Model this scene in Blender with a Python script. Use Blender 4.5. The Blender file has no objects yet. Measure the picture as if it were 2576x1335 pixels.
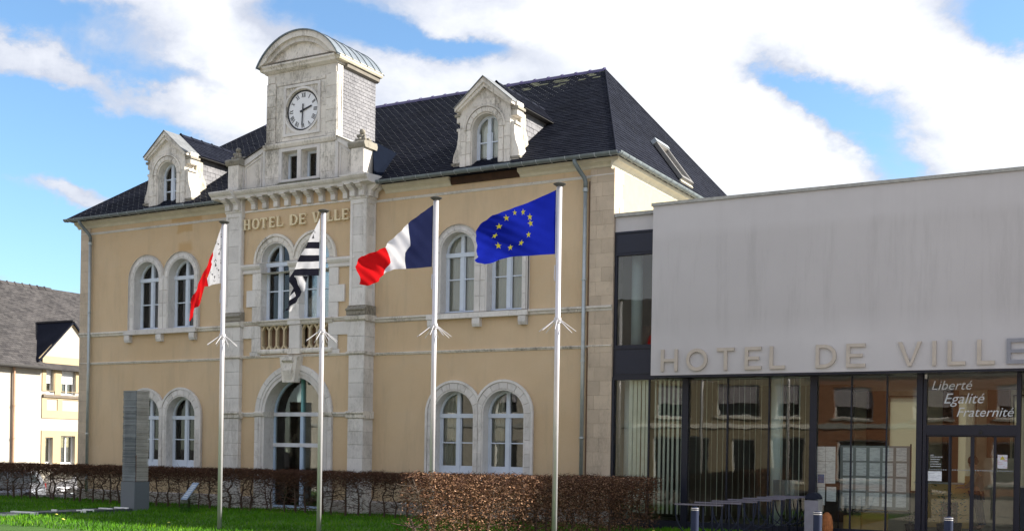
import bpy, bmesh, math, random
from math import pi, sin, cos, tan, atan2, sqrt, radians
from mathutils import Vector, Matrix, noise
from mathutils.geometry import tessellate_polygon
random.seed(7)
scene = bpy.context.scene
COL = scene.collection

# ------------------------------------------------------------------ camera
F_PX, YAW, ROLL, CXP, CYP = 2890.0, radians(29.45), radians(0.92), 1288.0, 1136.0
cd = bpy.data.cameras.new('camera')
cam = bpy.data.objects.new('camera', cd); COL.objects.link(cam)
cd.sensor_width = 36.0
cd.lens = 36.0 * F_PX / 2576.0
cd.shift_y = (CYP - 667.5) / 2576.0
cd.clip_start = 0.1; cd.clip_end = 3000
FWD = Vector((-sin(YAW), cos(YAW), 0)); RGT0 = Vector((cos(YAW), sin(YAW), 0)); UP0 = Vector((0, 0, 1))
RGT = cos(ROLL) * RGT0 + sin(ROLL) * UP0; UPV = -sin(ROLL) * RGT0 + cos(ROLL) * UP0
cam.matrix_world = Matrix(((RGT.x, UPV.x, -FWD.x, 0), (RGT.y, UPV.y, -FWD.y, 0), (RGT.z, UPV.z, -FWD.z, 1.58), (0, 0, 0, 1)))
scene.camera = cam
scene.render.resolution_x = 1024; scene.render.resolution_y = 530

# ------------------------------------------------------------------ sun, sky
SUN = Vector((0.76, 0.44, 0.48)).normalized()
sl = bpy.data.lights.new('sun', 'SUN'); sl.energy = 3.9; sl.angle = radians(0.6); sl.color = (1.0, 0.93, 0.82)
so = bpy.data.objects.new('sun', sl); COL.objects.link(so)
so.rotation_euler = SUN.to_track_quat('Z', 'Y').to_euler(); so.location = (20, 10, 30)

W = bpy.data.worlds.new('World'); scene.world = W; W.use_nodes = True
wn = W.node_tree.nodes; wl = W.node_tree.links; wn.clear()
def wnode(t, **k):
    n = wn.new(t)
    for a, b in k.items(): setattr(n, a, b)
    return n
def wmath(op, a, b=None, c=None):
    n = wnode('ShaderNodeMath', operation=op)
    for i, v in enumerate((a, b, c)):
        if v is None: continue
        if isinstance(v, (int, float)): n.inputs[i].default_value = v
        else: wl.new(v, n.inputs[i])
    return n.outputs[0]
tc = wnode('ShaderNodeTexCoord')
nrm = wnode('ShaderNodeVectorMath', operation='NORMALIZE'); wl.new(tc.outputs['Generated'], nrm.inputs[0])
DIRV = nrm.outputs[0]
sky = wnode('ShaderNodeTexSky'); sky.sky_type = 'NISHITA'; sky.sun_disc = False
sky.sun_elevation = math.asin(SUN.z); sky.sun_rotation = atan2(SUN.x, SUN.y)
sky.air_density = 1.0; sky.dust_density = 0.6; sky.ozone_density = 1.6; sky.altitude = 50
def wnoise(scale, detail, rough, dist=0.0, off=(0, 0, 0), sc=(1, 1, 1)):
    mp = wnode('ShaderNodeMapping'); wl.new(DIRV, mp.inputs[0])
    mp.inputs['Location'].default_value = off; mp.inputs['Scale'].default_value = sc
    n = wnode('ShaderNodeTexNoise'); wl.new(mp.outputs[0], n.inputs['Vector'])
    n.inputs['Scale'].default_value = scale; n.inputs['Detail'].default_value = detail
    n.inputs['Roughness'].default_value = rough; n.inputs['Distortion'].default_value = dist
    return n.outputs[0]
n_big = wnoise(2.6, 4, 0.5, 0.3, (3.1, 0.4, 1.2), (1, 1, 1.6))
n_med = wnoise(7.0, 9, 0.60, 0.5, (0.3, 2.4, 5.2), (1, 1, 1.5))
dens = wmath('ADD', wmath('MULTIPLY', wmath('SUBTRACT', n_big, 0.5), 1.1), wmath('MULTIPLY', wmath('SUBTRACT', n_med, 0.5), 2.0))
dens = wmath('ADD', dens, 0.52)
# the banks have torn edges: their directions are stirred by fine noise
wmp = wnode('ShaderNodeMapping'); wl.new(DIRV, wmp.inputs[0]); wmp.inputs['Scale'].default_value = (1, 1, 1.6)
wnz = wnode('ShaderNodeTexNoise'); wl.new(wmp.outputs[0], wnz.inputs['Vector']); wnz.inputs['Scale'].default_value = 7.5; wnz.inputs['Detail'].default_value = 8; wnz.inputs['Roughness'].default_value = .62
wsub = wnode('ShaderNodeVectorMath', operation='SUBTRACT'); wl.new(wnz.outputs['Color'], wsub.inputs[0]); wsub.inputs[1].default_value = (.5, .5, .5)
wscl = wnode('ShaderNodeVectorMath', operation='SCALE'); wl.new(wsub.outputs[0], wscl.inputs[0]); wscl.inputs['Scale'].default_value = .11
wadd = wnode('ShaderNodeVectorMath', operation='ADD'); wl.new(DIRV, wadd.inputs[0]); wl.new(wscl.outputs[0], wadd.inputs[1])
STIR = wadd.outputs[0]
# cloud banks and clear gaps, each one a direction in the sky with its own extent
def skydir(px, py):
    return (FWD + (px - CXP) / F_PX * RGT - (py - CYP) / F_PX * UPV).normalized()
BANKS = [  # px, py, rx, ry, tilt(deg, down to the right), weight
    (90, 130, 210, 62, 24, 1.0), (330, 240, 190, 62, 34, .9), (520, 300, 190, 60, 12, .8), (640, 330, 120, 45, 0, .7),
    (430, 60, 260, 80, 18, 1.0), (560, 160, 190, 120, 25, 1.1), (620, 250, 90, 40, 0, .8), (150, 495, 95, 40, 22, 3.0), (215, 560, 60, 28, 15, 1.6),
    (1010, 190, 110, 60, 10, .7), (1230, 190, 150, 50, 5, .8), (1100, 60, 60, 40, 0, .3),
    (1350, 30, 280, 60, 0, 1.2), (1600, 110, 330, 110, 5, 1.4), (1760, 60, 300, 90, 0, 1.2), (1700, 300, 170, 130, 0, 1.3),
    (1950, 340, 260, 100, 12, 1.6), (2130, 410, 130, 60, 10, 1.1), (1880, 430, 220, 60, 0, 1.2), (2200, 110, 260, 80, 18, 1.5), (2400, 190, 200, 70, 28, 1.2),
    (2520, 290, 130, 110, 0, 1.3), (2400, 390, 110, 50, 0, 1.2), (2300, 20, 140, 40, 0, .6),
    (60, 430, 300, 200, 10, -1.5), (330, 420, 150, 90, 20, -1.1), (60, 250, 170, 45, 20, -.8), (100, 20, 190, 50, 12, -1.3), (235, 150, 110, 30, 30, -.9), (560, 268, 130, 20, 10, -.5), (380, 190, 90, 60, 35, -.7),
    (860, 70, 120, 70, 20, -.9), (700, 50, 60, 70, 40, -.6), (1160, 112, 130, 36, 12, -1.1), (970, 30, 90, 50, 0, -.6), (480, 235, 90, 25, 10, -.4), (1030, 60, 70, 40, 0, -.5),
    (2010, 245, 150, 60, 38, -1.5), (1900, 215, 110, 28, 10, -.8), (2180, 330, 110, 60, 25, -1.2), (2520, 60, 110, 80, 20, -1.3), (2290, 420, 60, 60, 0, -1.0), (130, 640, 200, 70, 0, -1.2), (1000, 120, 60, 40, 0, -.3), (2250, 240, 80, 40, 20, -.3)]
for (bx, by, rx, ry, tilt, wt) in BANKS:
    c0 = skydir(bx, by); a0 = (skydir(bx + 10, by) - skydir(bx - 10, by)).normalized(); b0 = c0.cross(a0).normalized()
    if b0.z > 0: b0 = -b0
    t = radians(tilt); A = (a0 * cos(t) + b0 * sin(t)) * (F_PX / rx) ; B = (-a0 * sin(t) + b0 * cos(t)) * (F_PX / ry)
    def lin(vec):
        n = wnode('ShaderNodeVectorMath', operation='DOT_PRODUCT'); wl.new(STIR, n.inputs[0]); n.inputs[1].default_value = vec
        return wmath('SUBTRACT', n.outputs['Value'], float(c0.dot(vec)))
    x = lin(A); y = lin(B); zz = lin(c0 * 3.0)
    r2 = wmath('ADD', wmath('ADD', wmath('MULTIPLY', x, x), wmath('MULTIPLY', y, y)), wmath('MULTIPLY', zz, zz))
    g = wmath('EXPONENT', wmath('MULTIPLY', r2, -0.8))
    dens = wmath('MULTIPLY_ADD', g, wt * (0.52 if wt > 0 else 1.0), dens)
mr = wnode('ShaderNodeMapRange', interpolation_type='SMOOTHSTEP'); wl.new(dens, mr.inputs[0])
mr.inputs[1].default_value = -0.22; mr.inputs[2].default_value = 0.66
# clouds thin out near and below the horizon
sz = wnode('ShaderNodeSeparateXYZ'); wl.new(DIRV, sz.inputs[0])
hz = wnode('ShaderNodeMapRange'); wl.new(sz.outputs[2], hz.inputs[0]); hz.inputs[1].default_value = -0.02; hz.inputs[2].default_value = 0.06
cfac = wmath('MULTIPLY', wmath('MULTIPLY', mr.outputs[0], 0.97), hz.outputs[0])
bright = wnode('ShaderNodeMapRange'); wl.new(wmath('ADD', wmath('MULTIPLY', dens, 0.45), wmath('MULTIPLY', wnoise(6.0, 8, .62, .4, (7, 1, 2), (1, 1, 1.8)), 1.1)), bright.inputs[0])
bright.inputs[1].default_value = 0.66; bright.inputs[2].default_value = 1.38
cr = wnode('ShaderNodeValToRGB'); wl.new(bright.outputs[0], cr.inputs[0])
cr.color_ramp.elements[0].color = (0.45, 0.48, 0.56, 1); cr.color_ramp.elements[1].color = (0.88, 0.885, 0.895, 1)
tint = wnode('ShaderNodeMixRGB', blend_type='MULTIPLY'); tint.inputs[0].default_value = 1.0
wl.new(sky.outputs[0], tint.inputs[1]); tint.inputs[2].default_value = (0.74, 0.90, 1.0, 1)
bg1 = wnode('ShaderNodeBackground'); wl.new(tint.outputs[0], bg1.inputs[0]); bg1.inputs[1].default_value = 0.083
bg2 = wnode('ShaderNodeBackground'); wl.new(cr.outputs[0], bg2.inputs[0]); bg2.inputs[1].default_value = 0.50
mx = wnode('ShaderNodeMixShader'); wl.new(cfac, mx.inputs[0]); wl.new(bg1.outputs[0], mx.inputs[1]); wl.new(bg2.outputs[0], mx.inputs[2])
wo = wnode('ShaderNodeOutputWorld'); wl.new(mx.outputs[0], wo.inputs[0])

scene.view_settings.view_transform = 'Standard'; scene.view_settings.look = 'None'
scene.view_settings.exposure = 1.58; scene.view_settings.gamma = 1.0; scene.view_settings.use_curve_mapping = False
scene.cycles.max_bounces = 8; scene.cycles.transparent_max_bounces = 16

# ------------------------------------------------------------------ materials
MATS = {}
class NT:
    def __init__(s, m): s.m = m; s.t = m.node_tree; s.n = s.t.nodes; s.l = s.t.links
    def new(s, t, **k):
        n = s.n.new(t)
        for a, b in k.items(): setattr(n, a, b)
        return n
    def math(s, op, a, b=None):
        n = s.new('ShaderNodeMath', operation=op)
        for i, v in enumerate((a, b)):
            if v is None: continue
            if isinstance(v, (int, float)): n.inputs[i].default_value = v
            else: s.l.new(v, n.inputs[i])
        return n.outputs[0]
    def noise(s, scale, detail=4, rough=.55, sc=(1, 1, 1), dist=0, off=(0, 0, 0)):
        tc = s.new('ShaderNodeNewGeometry'); mp = s.new('ShaderNodeMapping'); s.l.new(tc.outputs['Position'], mp.inputs[0])
        mp.inputs['Scale'].default_value = sc; mp.inputs['Location'].default_value = off
        n = s.new('ShaderNodeTexNoise'); s.l.new(mp.outputs[0], n.inputs['Vector'])
        n.inputs['Scale'].default_value = scale; n.inputs['Detail'].default_value = detail; n.inputs['Roughness'].default_value = rough
        n.inputs['Distortion'].default_value = dist
        return n.outputs[0]
    def ramp(s, v, stops):
        r = s.new('ShaderNodeMapRange', clamp=True); s.l.new(v, r.inputs[0]); r.inputs[1].default_value = stops[0]; r.inputs[2].default_value = stops[1]
        return r.outputs[0]
    def mix(s, f, a, b, mode='MIX'):
        n = s.new('ShaderNodeMixRGB', blend_type=mode)
        for i, v in ((0, f), (1, a), (2, b)):
            if isinstance(v, (int, float)): n.inputs[i].default_value = v
            elif isinstance(v, tuple): n.inputs[i].default_value = v + (1,) if len(v) == 3 else v
            else: s.l.new(v, n.inputs[i])
        return n.outputs[0]
def new_mat(name):
    m = bpy.data.materials.new(name); m.use_nodes = True; t = NT(m)
    b = t.n['Principled BSDF']; return m, t, b
def bump(t, b, h, strength=.3, dist=.02):
    bn = t.new('ShaderNodeBump'); bn.inputs['Strength'].default_value = strength; bn.inputs['Distance'].default_value = dist
    t.l.new(h, bn.inputs['Height']); t.l.new(bn.outputs[0], b.inputs['Normal'])
def simple(name, col, rough=.6, metal=0.0, var=.12, scale=6, bmp=0.0, spec=None, grime=0.0, sc=(1, 1, 1), fine=0.0):
    if name in MATS: return MATS[name]
    m, t, b = new_mat(name)
    n = t.noise(scale, 5, .6, sc)
    c = t.mix(t.ramp(n, (.3, .7)), tuple(v * (1 - var) for v in col), tuple(min(1, v * (1 + var)) for v in col))
    if fine:
        c = t.mix(t.math('MULTIPLY', t.ramp(t.noise(120, 3, .7), (.3, .75)), fine), c, tuple(v * .45 for v in col))
    if grime:
        g = t.math('MULTIPLY', t.ramp(t.noise(1.1, 8, .7, (1, 1, .35)), (.5, .8)), grime)
        c = t.mix(g, c, tuple(v * .45 for v in col))
    t.l.new(c, b.inputs['Base Color']); b.inputs['Roughness'].default_value = rough; b.inputs['Metallic'].default_value = metal
    if spec is not None: b.inputs['Specular IOR Level'].default_value = spec
    if bmp: bump(t, b, t.noise(scale * 8, 5, .65), bmp, .01)
    MATS[name] = m; return m

# limestone: pale, block to block variation, dark runs and lichen where water sits
def stone(name, col, dirt=.45, warm=(0.56, 0.49, 0.37)):
    m, t, b = new_mat(name)
    oi = t.new('ShaderNodeObjectInfo')
    n1 = t.noise(3.0, 6, .6); n2 = t.noise(.9, 8, .72, (1.6, 1.6, .5), .4); n3 = t.noise(24, 6, .7, (1, 1, .45))
    c = t.mix(t.ramp(n1, (.3, .7)), tuple(v * .90 for v in col), tuple(min(1, v * 1.06) for v in col))
    r = t.math('MULTIPLY_ADD', oi.outputs['Random'], .16)
    rn = r.node; rn.inputs[2].default_value = .90
    hs = t.new('ShaderNodeHueSaturation'); t.l.new(c, hs.inputs['Color']); t.l.new(r, hs.inputs['Value']); c = hs.outputs[0]
    c = t.mix(t.math('MULTIPLY', t.ramp(n2, (.52, .80)), dirt * .8), c, warm)
    dk = t.math('MULTIPLY', t.ramp(t.math('ADD', n2, t.math('MULTIPLY', n3, .6)), (.80, 1.02)), dirt)
    n5 = t.noise(7, 7, .75, (1.5, 1.5, .5), .3)
    c = t.mix(t.math('MULTIPLY', t.ramp(n5, (.50, .74)), dirt * .38), c, (0.30, 0.27, 0.23))
    c = t.mix(dk, c, (0.09, 0.085, 0.075))
    t.l.new(c, b.inputs['Base Color']); b.inputs['Roughness'].default_value = .85; b.inputs['Specular IOR Level'].default_value = .25
    bump(t, b, t.math('ADD', t.noise(40, 5, .7), t.math('MULTIPLY', n3, 1.0)), .35, .012)
    MATS[name] = m; return m
M_STONE = stone('limestone', (0.70, 0.675, 0.65), .35)
M_STONE_W = stone('weathered_limestone', (0.72, 0.68, 0.62), .75)
M_STONE_D = stone('lichen_covered_limestone', (0.30, 0.28, 0.235), 1.3)
M_STONE_B = stone('beige_quoin_stone', (0.55, 0.455, 0.35), .3, (0.44, 0.35, 0.26))
M_PLINTH = simple('grey_plinth_stone', (0.40, 0.37, 0.34), .9, var=.2, grime=.6, scale=9)
M_MORTAR = simple('lime_mortar', (0.30, 0.28, 0.25), .9, var=.15)
M_BALUST = simple('ochre_painted_baluster', (0.52, 0.43, 0.28), .8, var=.1, grime=.3)

# ochre roughcast with fine grain, damp runs and the repair patches left of the pilaster
def plaster():
    m, t, b = new_mat('ochre_roughcast')
    n1 = t.noise(.5, 6, .6); n2 = t.noise(150, 4, .8); n3 = t.noise(1.3, 8, .7, (2.2, 2.2, .35))
    n4 = t.noise(34, 5, .75)
    c = t.mix(t.ramp(n1, (.35, .68)), (0.63, 0.47, 0.295), (0.70, 0.54, 0.36))
    c = t.mix(t.math('MULTIPLY', t.ramp(n2, (.42, .70)), .22), c, (0.20, 0.145, 0.075))
    c = t.mix(t.math('MULTIPLY', t.ramp(n4, (.56, .72)), .20), c, (0.25, 0.18, 0.10))
    c = t.mix(t.math('MULTIPLY', t.ramp(n3, (.50, .80)), .42), c, (0.33, 0.275, 0.20))
    c = t.mix(t.math('MULTIPLY', t.ramp(t.noise(.8, 6, .7, (1, 1, 1.4), .6, (5, 2, 8)), (.48, .70)), .25), c, (0.60, 0.50, 0.37))
    g = t.new('ShaderNodeNewGeometry'); sp = t.new('ShaderNodeSeparateXYZ')
    wob = t.math('MULTIPLY', t.math('SUBTRACT', t.noise(1.9, 4, .6), .5), .55)
    t.l.new(g.outputs['Position'], sp.inputs[0])
    def box(x0, x1, z0, z1, soft=.05):
        fx = t.math('MULTIPLY', t.ramp(t.math('ADD', sp.outputs[0], t.math('MULTIPLY', wob, .5)), (x0, x0 + soft)), t.math('SUBTRACT', 1.0, t.ramp(t.math('ADD', sp.outputs[0], t.math('MULTIPLY', wob, .5)), (x1 - soft, x1))))
        fz = t.math('MULTIPLY', t.ramp(t.math('ADD', sp.outputs[2], t.math('MULTIPLY', wob, .45)), (z0, z0 + soft)), t.math('SUBTRACT', 1.0, t.ramp(t.math('ADD', sp.outputs[2], t.math('MULTIPLY', wob, .45)), (z1 - soft, z1))))
        return t.math('MULTIPLY', fx, fz)
    msk = t.math('MAXIMUM', t.math('MAXIMUM', box(-23.95, -22.75, 7.72, 8.2), box(-23.72, -23.12, 7.42, 7.75)), box(-23.68, -23.08, 6.86, 7.25, .12))
    c = t.mix(t.math('MULTIPLY', msk, .6), c, (0.50, 0.31, 0.13))
    t.l.new(c, b.inputs['Base Color']); b.inputs['Roughness'].default_value = .95; b.inputs['Specular IOR Level'].default_value = .15
    bump(t, b, t.math('ADD', n2, t.math('MULTIPLY', n4, .6)), .7, .012)
    MATS['plaster'] = m; return m
M_PLAST = plaster()
M_YWALL = simple('pale_yellow_render', (0.44, 0.385, 0.255), .9, var=.05, grime=.1, fine=.08)

def slate(name, c0, c1, lich=.0):
    m, t, b = new_mat(name)
    oi = t.new('ShaderNodeObjectInfo'); at = t.new('ShaderNodeAttribute', attribute_name='tint')
    f = t.math('FRACT', t.math('ADD', oi.outputs['Random'], at.outputs['Fac']))
    c = t.mix(f, c0, c1)
    n = t.noise(1.4, 8, .7)
    c = t.mix(t.math('MULTIPLY', t.ramp(n, (.45, .8)), .6), c, tuple(v * 1.5 for v in c1))
    c = t.mix(t.math('MULTIPLY', t.ramp(t.noise(.45, 6, .6, off=(3, 1, 7)), (.50, .75)), .5), c, tuple(v * .5 for v in c0))
    if lich: c = t.mix(t.math('MULTIPLY', t.ramp(t.noise(9, 8, .8), (.60, .72)), lich), c, (0.20, 0.20, 0.12))
    t.l.new(c, b.inputs['Base Color']); b.inputs['Roughness'].default_value = .75; b.inputs['Specular IOR Level'].default_value = .06
    bump(t, b, t.noise(45, 5, .6), .2, .01)
    MATS[name] = m; return m
M_SLATE = slate('dark_roof_slate', (0.006, 0.0075, 0.015), (0.014, 0.0165, 0.027), .35)
M_SLATE2 = slate('mossy_roof_slate', (0.10, 0.105, 0.075), (0.16, 0.165, 0.115), .8)
M_SLATE_T = slate('grey_tower_slate', (0.175, 0.175, 0.19), (0.235, 0.235, 0.25))
M_SLATE_H = slate('house_roof_slate', (0.045, 0.043, 0.045), (0.085, 0.08, 0.08))
M_HOOK = simple('steel_slate_hook', (0.55, 0.55, 0.52), .4, .6)
M_RIDGE = simple('violet_ridge_tile', (0.035, 0.022, 0.11), .35, var=.25)
M_DARKLEAD = simple('dark_roof_underlay', (0.035, 0.033, 0.032), .8)
M_ZINC = simple('zinc_gutter', (0.16, 0.19, 0.205), .5, .25, var=.2, grime=.3)
M_ZINC_L = simple('pale_zinc_sheet', (0.40, 0.44, 0.47), .42, .35, var=.12, grime=.25)
M_ZINC_V = simple('dull_zinc_verge', (0.17, 0.18, 0.19), .6, .1, var=.2)
M_ZINC_B = simple('blue_grey_zinc_roof', (0.17, 0.20, 0.235), .5, .2, var=.15, grime=.3)
M_PIPE = simple('zinc_downpipe', (0.42, 0.46, 0.47), .4, .5, var=.12)
M_CORN = simple('cream_painted_cornice', (0.60, 0.56, 0.45), .8, var=.08, grime=.4)
M_ROT = simple('bare_dark_timber', (0.045, 0.022, 0.012), .9, var=.4)
M_FRAME = simple('pale_blue_grey_window_frame', (0.60, 0.67, 0.77), .5, var=.05)
M_FRAMEC = simple('pale_blue_door_frame', (0.42, 0.55, 0.72), .5, var=.05)
M_AQUA = simple('aqua_mullion', (0.16, 0.40, 0.42), .5)
M_CURT = simple('beige_net_curtain', (0.60, 0.55, 0.46), .9, var=.1, sc=(12, 1, .3), scale=3)
M_CURTO = simple('ochre_curtain', (0.30, 0.22, 0.10), .9, var=.15)
M_WHITEBLIND = simple('cream_roller_blind', (0.88, 0.84, 0.74), .9, var=.04)
M_ROOM = simple('room_wall', (0.36, 0.34, 0.30), .9)
M_ROOMF = simple('room_floor', (0.17, 0.14, 0.11), .6)
def glass(name, refl=1.0, tint=(.86, .90, .90)):
    m = bpy.data.materials.new(name); m.use_nodes = True; t = NT(m); t.n.clear()
    tr = t.new('ShaderNodeBsdfTransparent'); tr.inputs[0].default_value = tint + (1,)
    gl = t.new('ShaderNodeBsdfGlossy'); gl.inputs['Roughness'].default_value = .012; gl.inputs[0].default_value = (.95, .92, .88, 1)
    fr = t.new('ShaderNodeFresnel'); fr.inputs[0].default_value = 1.55
    f = t.math('MINIMUM', t.math('MULTIPLY', fr.outputs[0], .95 * refl), 1.0)
    bn = t.new('ShaderNodeBump'); bn.inputs['Strength'].default_value = .04; bn.inputs['Distance'].default_value = .02
    t.l.new(t.noise(1.6, 2, .5), bn.inputs['Height']); t.l.new(bn.outputs[0], gl.inputs['Normal'])
    mx = t.new('ShaderNodeMixShader'); t.l.new(f, mx.inputs[0]); t.l.new(tr.outputs[0], mx.inputs[1]); t.l.new(gl.outputs[0], mx.inputs[2])
    o = t.new('ShaderNodeOutputMaterial'); t.l.new(mx.outputs[0], o.inputs[0]); MATS[name] = m; return m
M_GLASS = glass('window_glass', 1.25)
M_GLASSW = glass('shopfront_glass', .85, (.93, .96, .95))
M_GLASSU = glass('upper_window_glass', 1.3, (.8, .84, .84))
M_PLEX = glass('clear_acrylic', .6, (.80, .86, .84))

def render_wall():
    m, t, b = new_mat('pale_grey_render')
    base = t.mix(t.ramp(t.noise(.6, 6, .6), (.3, .7)), (0.52, 0.505, 0.515), (0.58, 0.565, 0.575))
    st = t.noise(1.6, 9, .75, (2.4, 2.4, .22)); st2 = t.noise(3.2, 8, .7, (3, 3, .10))
    g = t.new('ShaderNodeNewGeometry'); sp = t.new('ShaderNodeSeparateXYZ'); t.l.new(g.outputs['Position'], sp.inputs[0])
    hz = t.ramp(sp.outputs[2], (3.9, 4.4)); hz2 = t.math('SUBTRACT', 1.0, t.math('MULTIPLY', t.ramp(t.math('ADD', sp.outputs[2], t.math('MULTIPLY', t.noise(2, 3), .2)), (6.15, 6.35)), .75))
    band = t.math('MULTIPLY', hz, hz2)
    c = t.mix(t.math('MULTIPLY', band, .32), base, (0.42, 0.40, 0.395))
    c = t.mix(t.math('MULTIPLY', t.math('MULTIPLY', t.ramp(st, (.50, .75)), .38), band), c, (0.30, 0.29, 0.29))
    c = t.mix(t.math('MULTIPLY', t.ramp(st2, (.60, .75)), .22), c, (0.28, 0.25, 0.26))
    t.l.new(c, b.inputs['Base Color']); b.inputs['Roughness'].default_value = .9; b.inputs['Specular IOR Level'].default_value = .2
    bump(t, b, t.noise(90, 4, .7), .3, .006)
    return m
M_RENDER = render_wall()
M_COPING = simple('stained_coping', (0.36, 0.36, 0.34), .8, var=.2, grime=.7, scale=14)
M_NAVY = simple('navy_aluminium', (0.006, 0.0085, 0.022), .42, .1, var=.08)
M_NAVY2 = simple('navy_spandrel_panel', (0.008, 0.011, 0.028), .5, var=.1)
M_BLIND = simple('pale_green_blind_slat', (0.80, 0.84, 0.74), .8, var=.06)
M_COLW = simple('white_column', (0.70, 0.80, 0.80), .7, var=.04)
M_LETTER = simple('beige_metal_letter', (0.50, 0.45, 0.39), .45, .25, var=.08)
M_LETTERG = simple('grey_reflection_letter', (0.27, 0.28, 0.32), .45, .3)  # last E: a dark reflection is put into the letter's colour
M_SERIF = simple('cream_stone_letter', (0.74, 0.63, 0.42), .6, var=.05)
M_VINYL = simple('grey_white_vinyl_letter', (0.62, 0.64, 0.66), .6, var=.02)
M_ALU = simple('white_lacquered_pole', (0.58, 0.57, 0.60), .30, .25, var=.04)
M_CAP = simple('dark_pole_cap', (0.07, 0.07, 0.065), .6)
M_BIKE = simple('galvanised_tube', (0.02, 0.024, 0.04), .75, 0, spec=.15, var=.15)
M_BIKETOP = simple('pale_top_rail', (0.17, 0.16, 0.20), .8, 0, spec=.1, var=.15)  # rail coloured paler than the tubes
M_BOLL = simple('navy_bollard_paint', (0.012, 0.020, 0.05), .6, 0, spec=.2, var=.12)
M_SILVER = simple('silver_ring', (0.6, 0.6, 0.62), .3, .8)
def leaf(name, stops):
    m, t, b = new_mat(name)
    at = t.new('ShaderNodeAttribute', attribute_name='tint')
    r = t.new('ShaderNodeValToRGB'); t.l.new(at.outputs['Fac'], r.inputs[0])
    while len(r.color_ramp.elements) > 1: r.color_ramp.elements.remove(r.color_ramp.elements[-1])
    r.color_ramp.elements[0].position = stops[0][0]; r.color_ramp.elements[0].color = stops[0][1] + (1,)
    for p, c in stops[1:]:
        e = r.color_ramp.elements.new(p); e.color = c + (1,)
    t.l.new(r.outputs[0], b.inputs['Base Color']); b.inputs['Roughness'].default_value = .7; b.inputs['Specular IOR Level'].default_value = .12
    MATS[name] = m; return m
M_LEAF = leaf('dry_beech_leaf', [(0, (0.07, 0.038, 0.020)), (.45, (0.19, 0.10, 0.055)), (.8, (0.36, 0.21, 0.125)), (1, (0.60, 0.42, 0.29))])
M_TWIG = leaf('hedge_twig', [(0, (0.035, 0.018, 0.012)), (1, (0.125, 0.062, 0.042))])
M_TRUNK = simple('hedge_trunk_bark', (0.070, 0.048, 0.034), .9, var=.3, scale=14)
M_GRASS = leaf('grass_blade', [(0, (0.035, 0.12, 0.003)), (.6, (0.075, 0.22, 0.006)), (1, (0.17, 0.31, 0.014))])
def lawn_mat():
    m, t, b = new_mat('lawn_turf')
    c = t.mix(t.ramp(t.noise(1.2, 6, .65), (.3, .7)), (0.035, 0.11, 0.004), (0.065, 0.17, 0.006))
    c = t.mix(t.math('MULTIPLY', t.ramp(t.noise(70, 4, .7), (.4, .7)), .6), c, (0.012, 0.03, 0.005))
    t.l.new(c, b.inputs['Base Color']); b.inputs['Roughness'].default_value = .9; bump(t, b, t.noise(60, 4, .7), .8, .03)
    return m
M_LAWN = lawn_mat()
M_ASPH = simple('asphalt', (0.06, 0.06, 0.062), .9, var=.2, scale=3, bmp=.4, fine=.4)
M_PAVE = simple('concrete_paving', (0.47, 0.43, 0.37), .85, var=.12, scale=2, bmp=.3, fine=.2)

# ------------------------------------------------------------------ mesh helpers
def clip_poly(poly, half):           # half = (a,b,c): keep a*x+b*y+c >= 0
    a, b, c = half; out = []
    n = len(poly)
    for i in range(n):
        p, q = poly[i], poly[(i + 1) % n]
        dp = a * p[0] + b * p[1] + c; dq = a * q[0] + b * q[1] + c
        if dp >= 0: out.append(p)
        if (dp >= 0) != (dq >= 0):
            t = dp / (dp - dq); out.append((p[0] + t * (q[0] - p[0]), p[1] + t * (q[1] - p[1])))
    return out
def clip_rect(poly, x0, x1, z0, z1):
    for h in ((1, 0, -x0), (-1, 0, x1), (0, 1, -z0), (0, -1, z1)):
        poly = clip_poly(poly, h)
        if len(poly) < 3: return []
    return poly
def area(poly):
    return .5 * sum(poly[i][0] * poly[(i + 1) % len(poly)][1] - poly[(i + 1) % len(poly)][0] * poly[i][1] for i in range(len(poly)))
WPOS = {}
OFFS = Vector((0, 0, 0))      # set while the projecting centre bay is built: how far it stands forward of the wings
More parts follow.
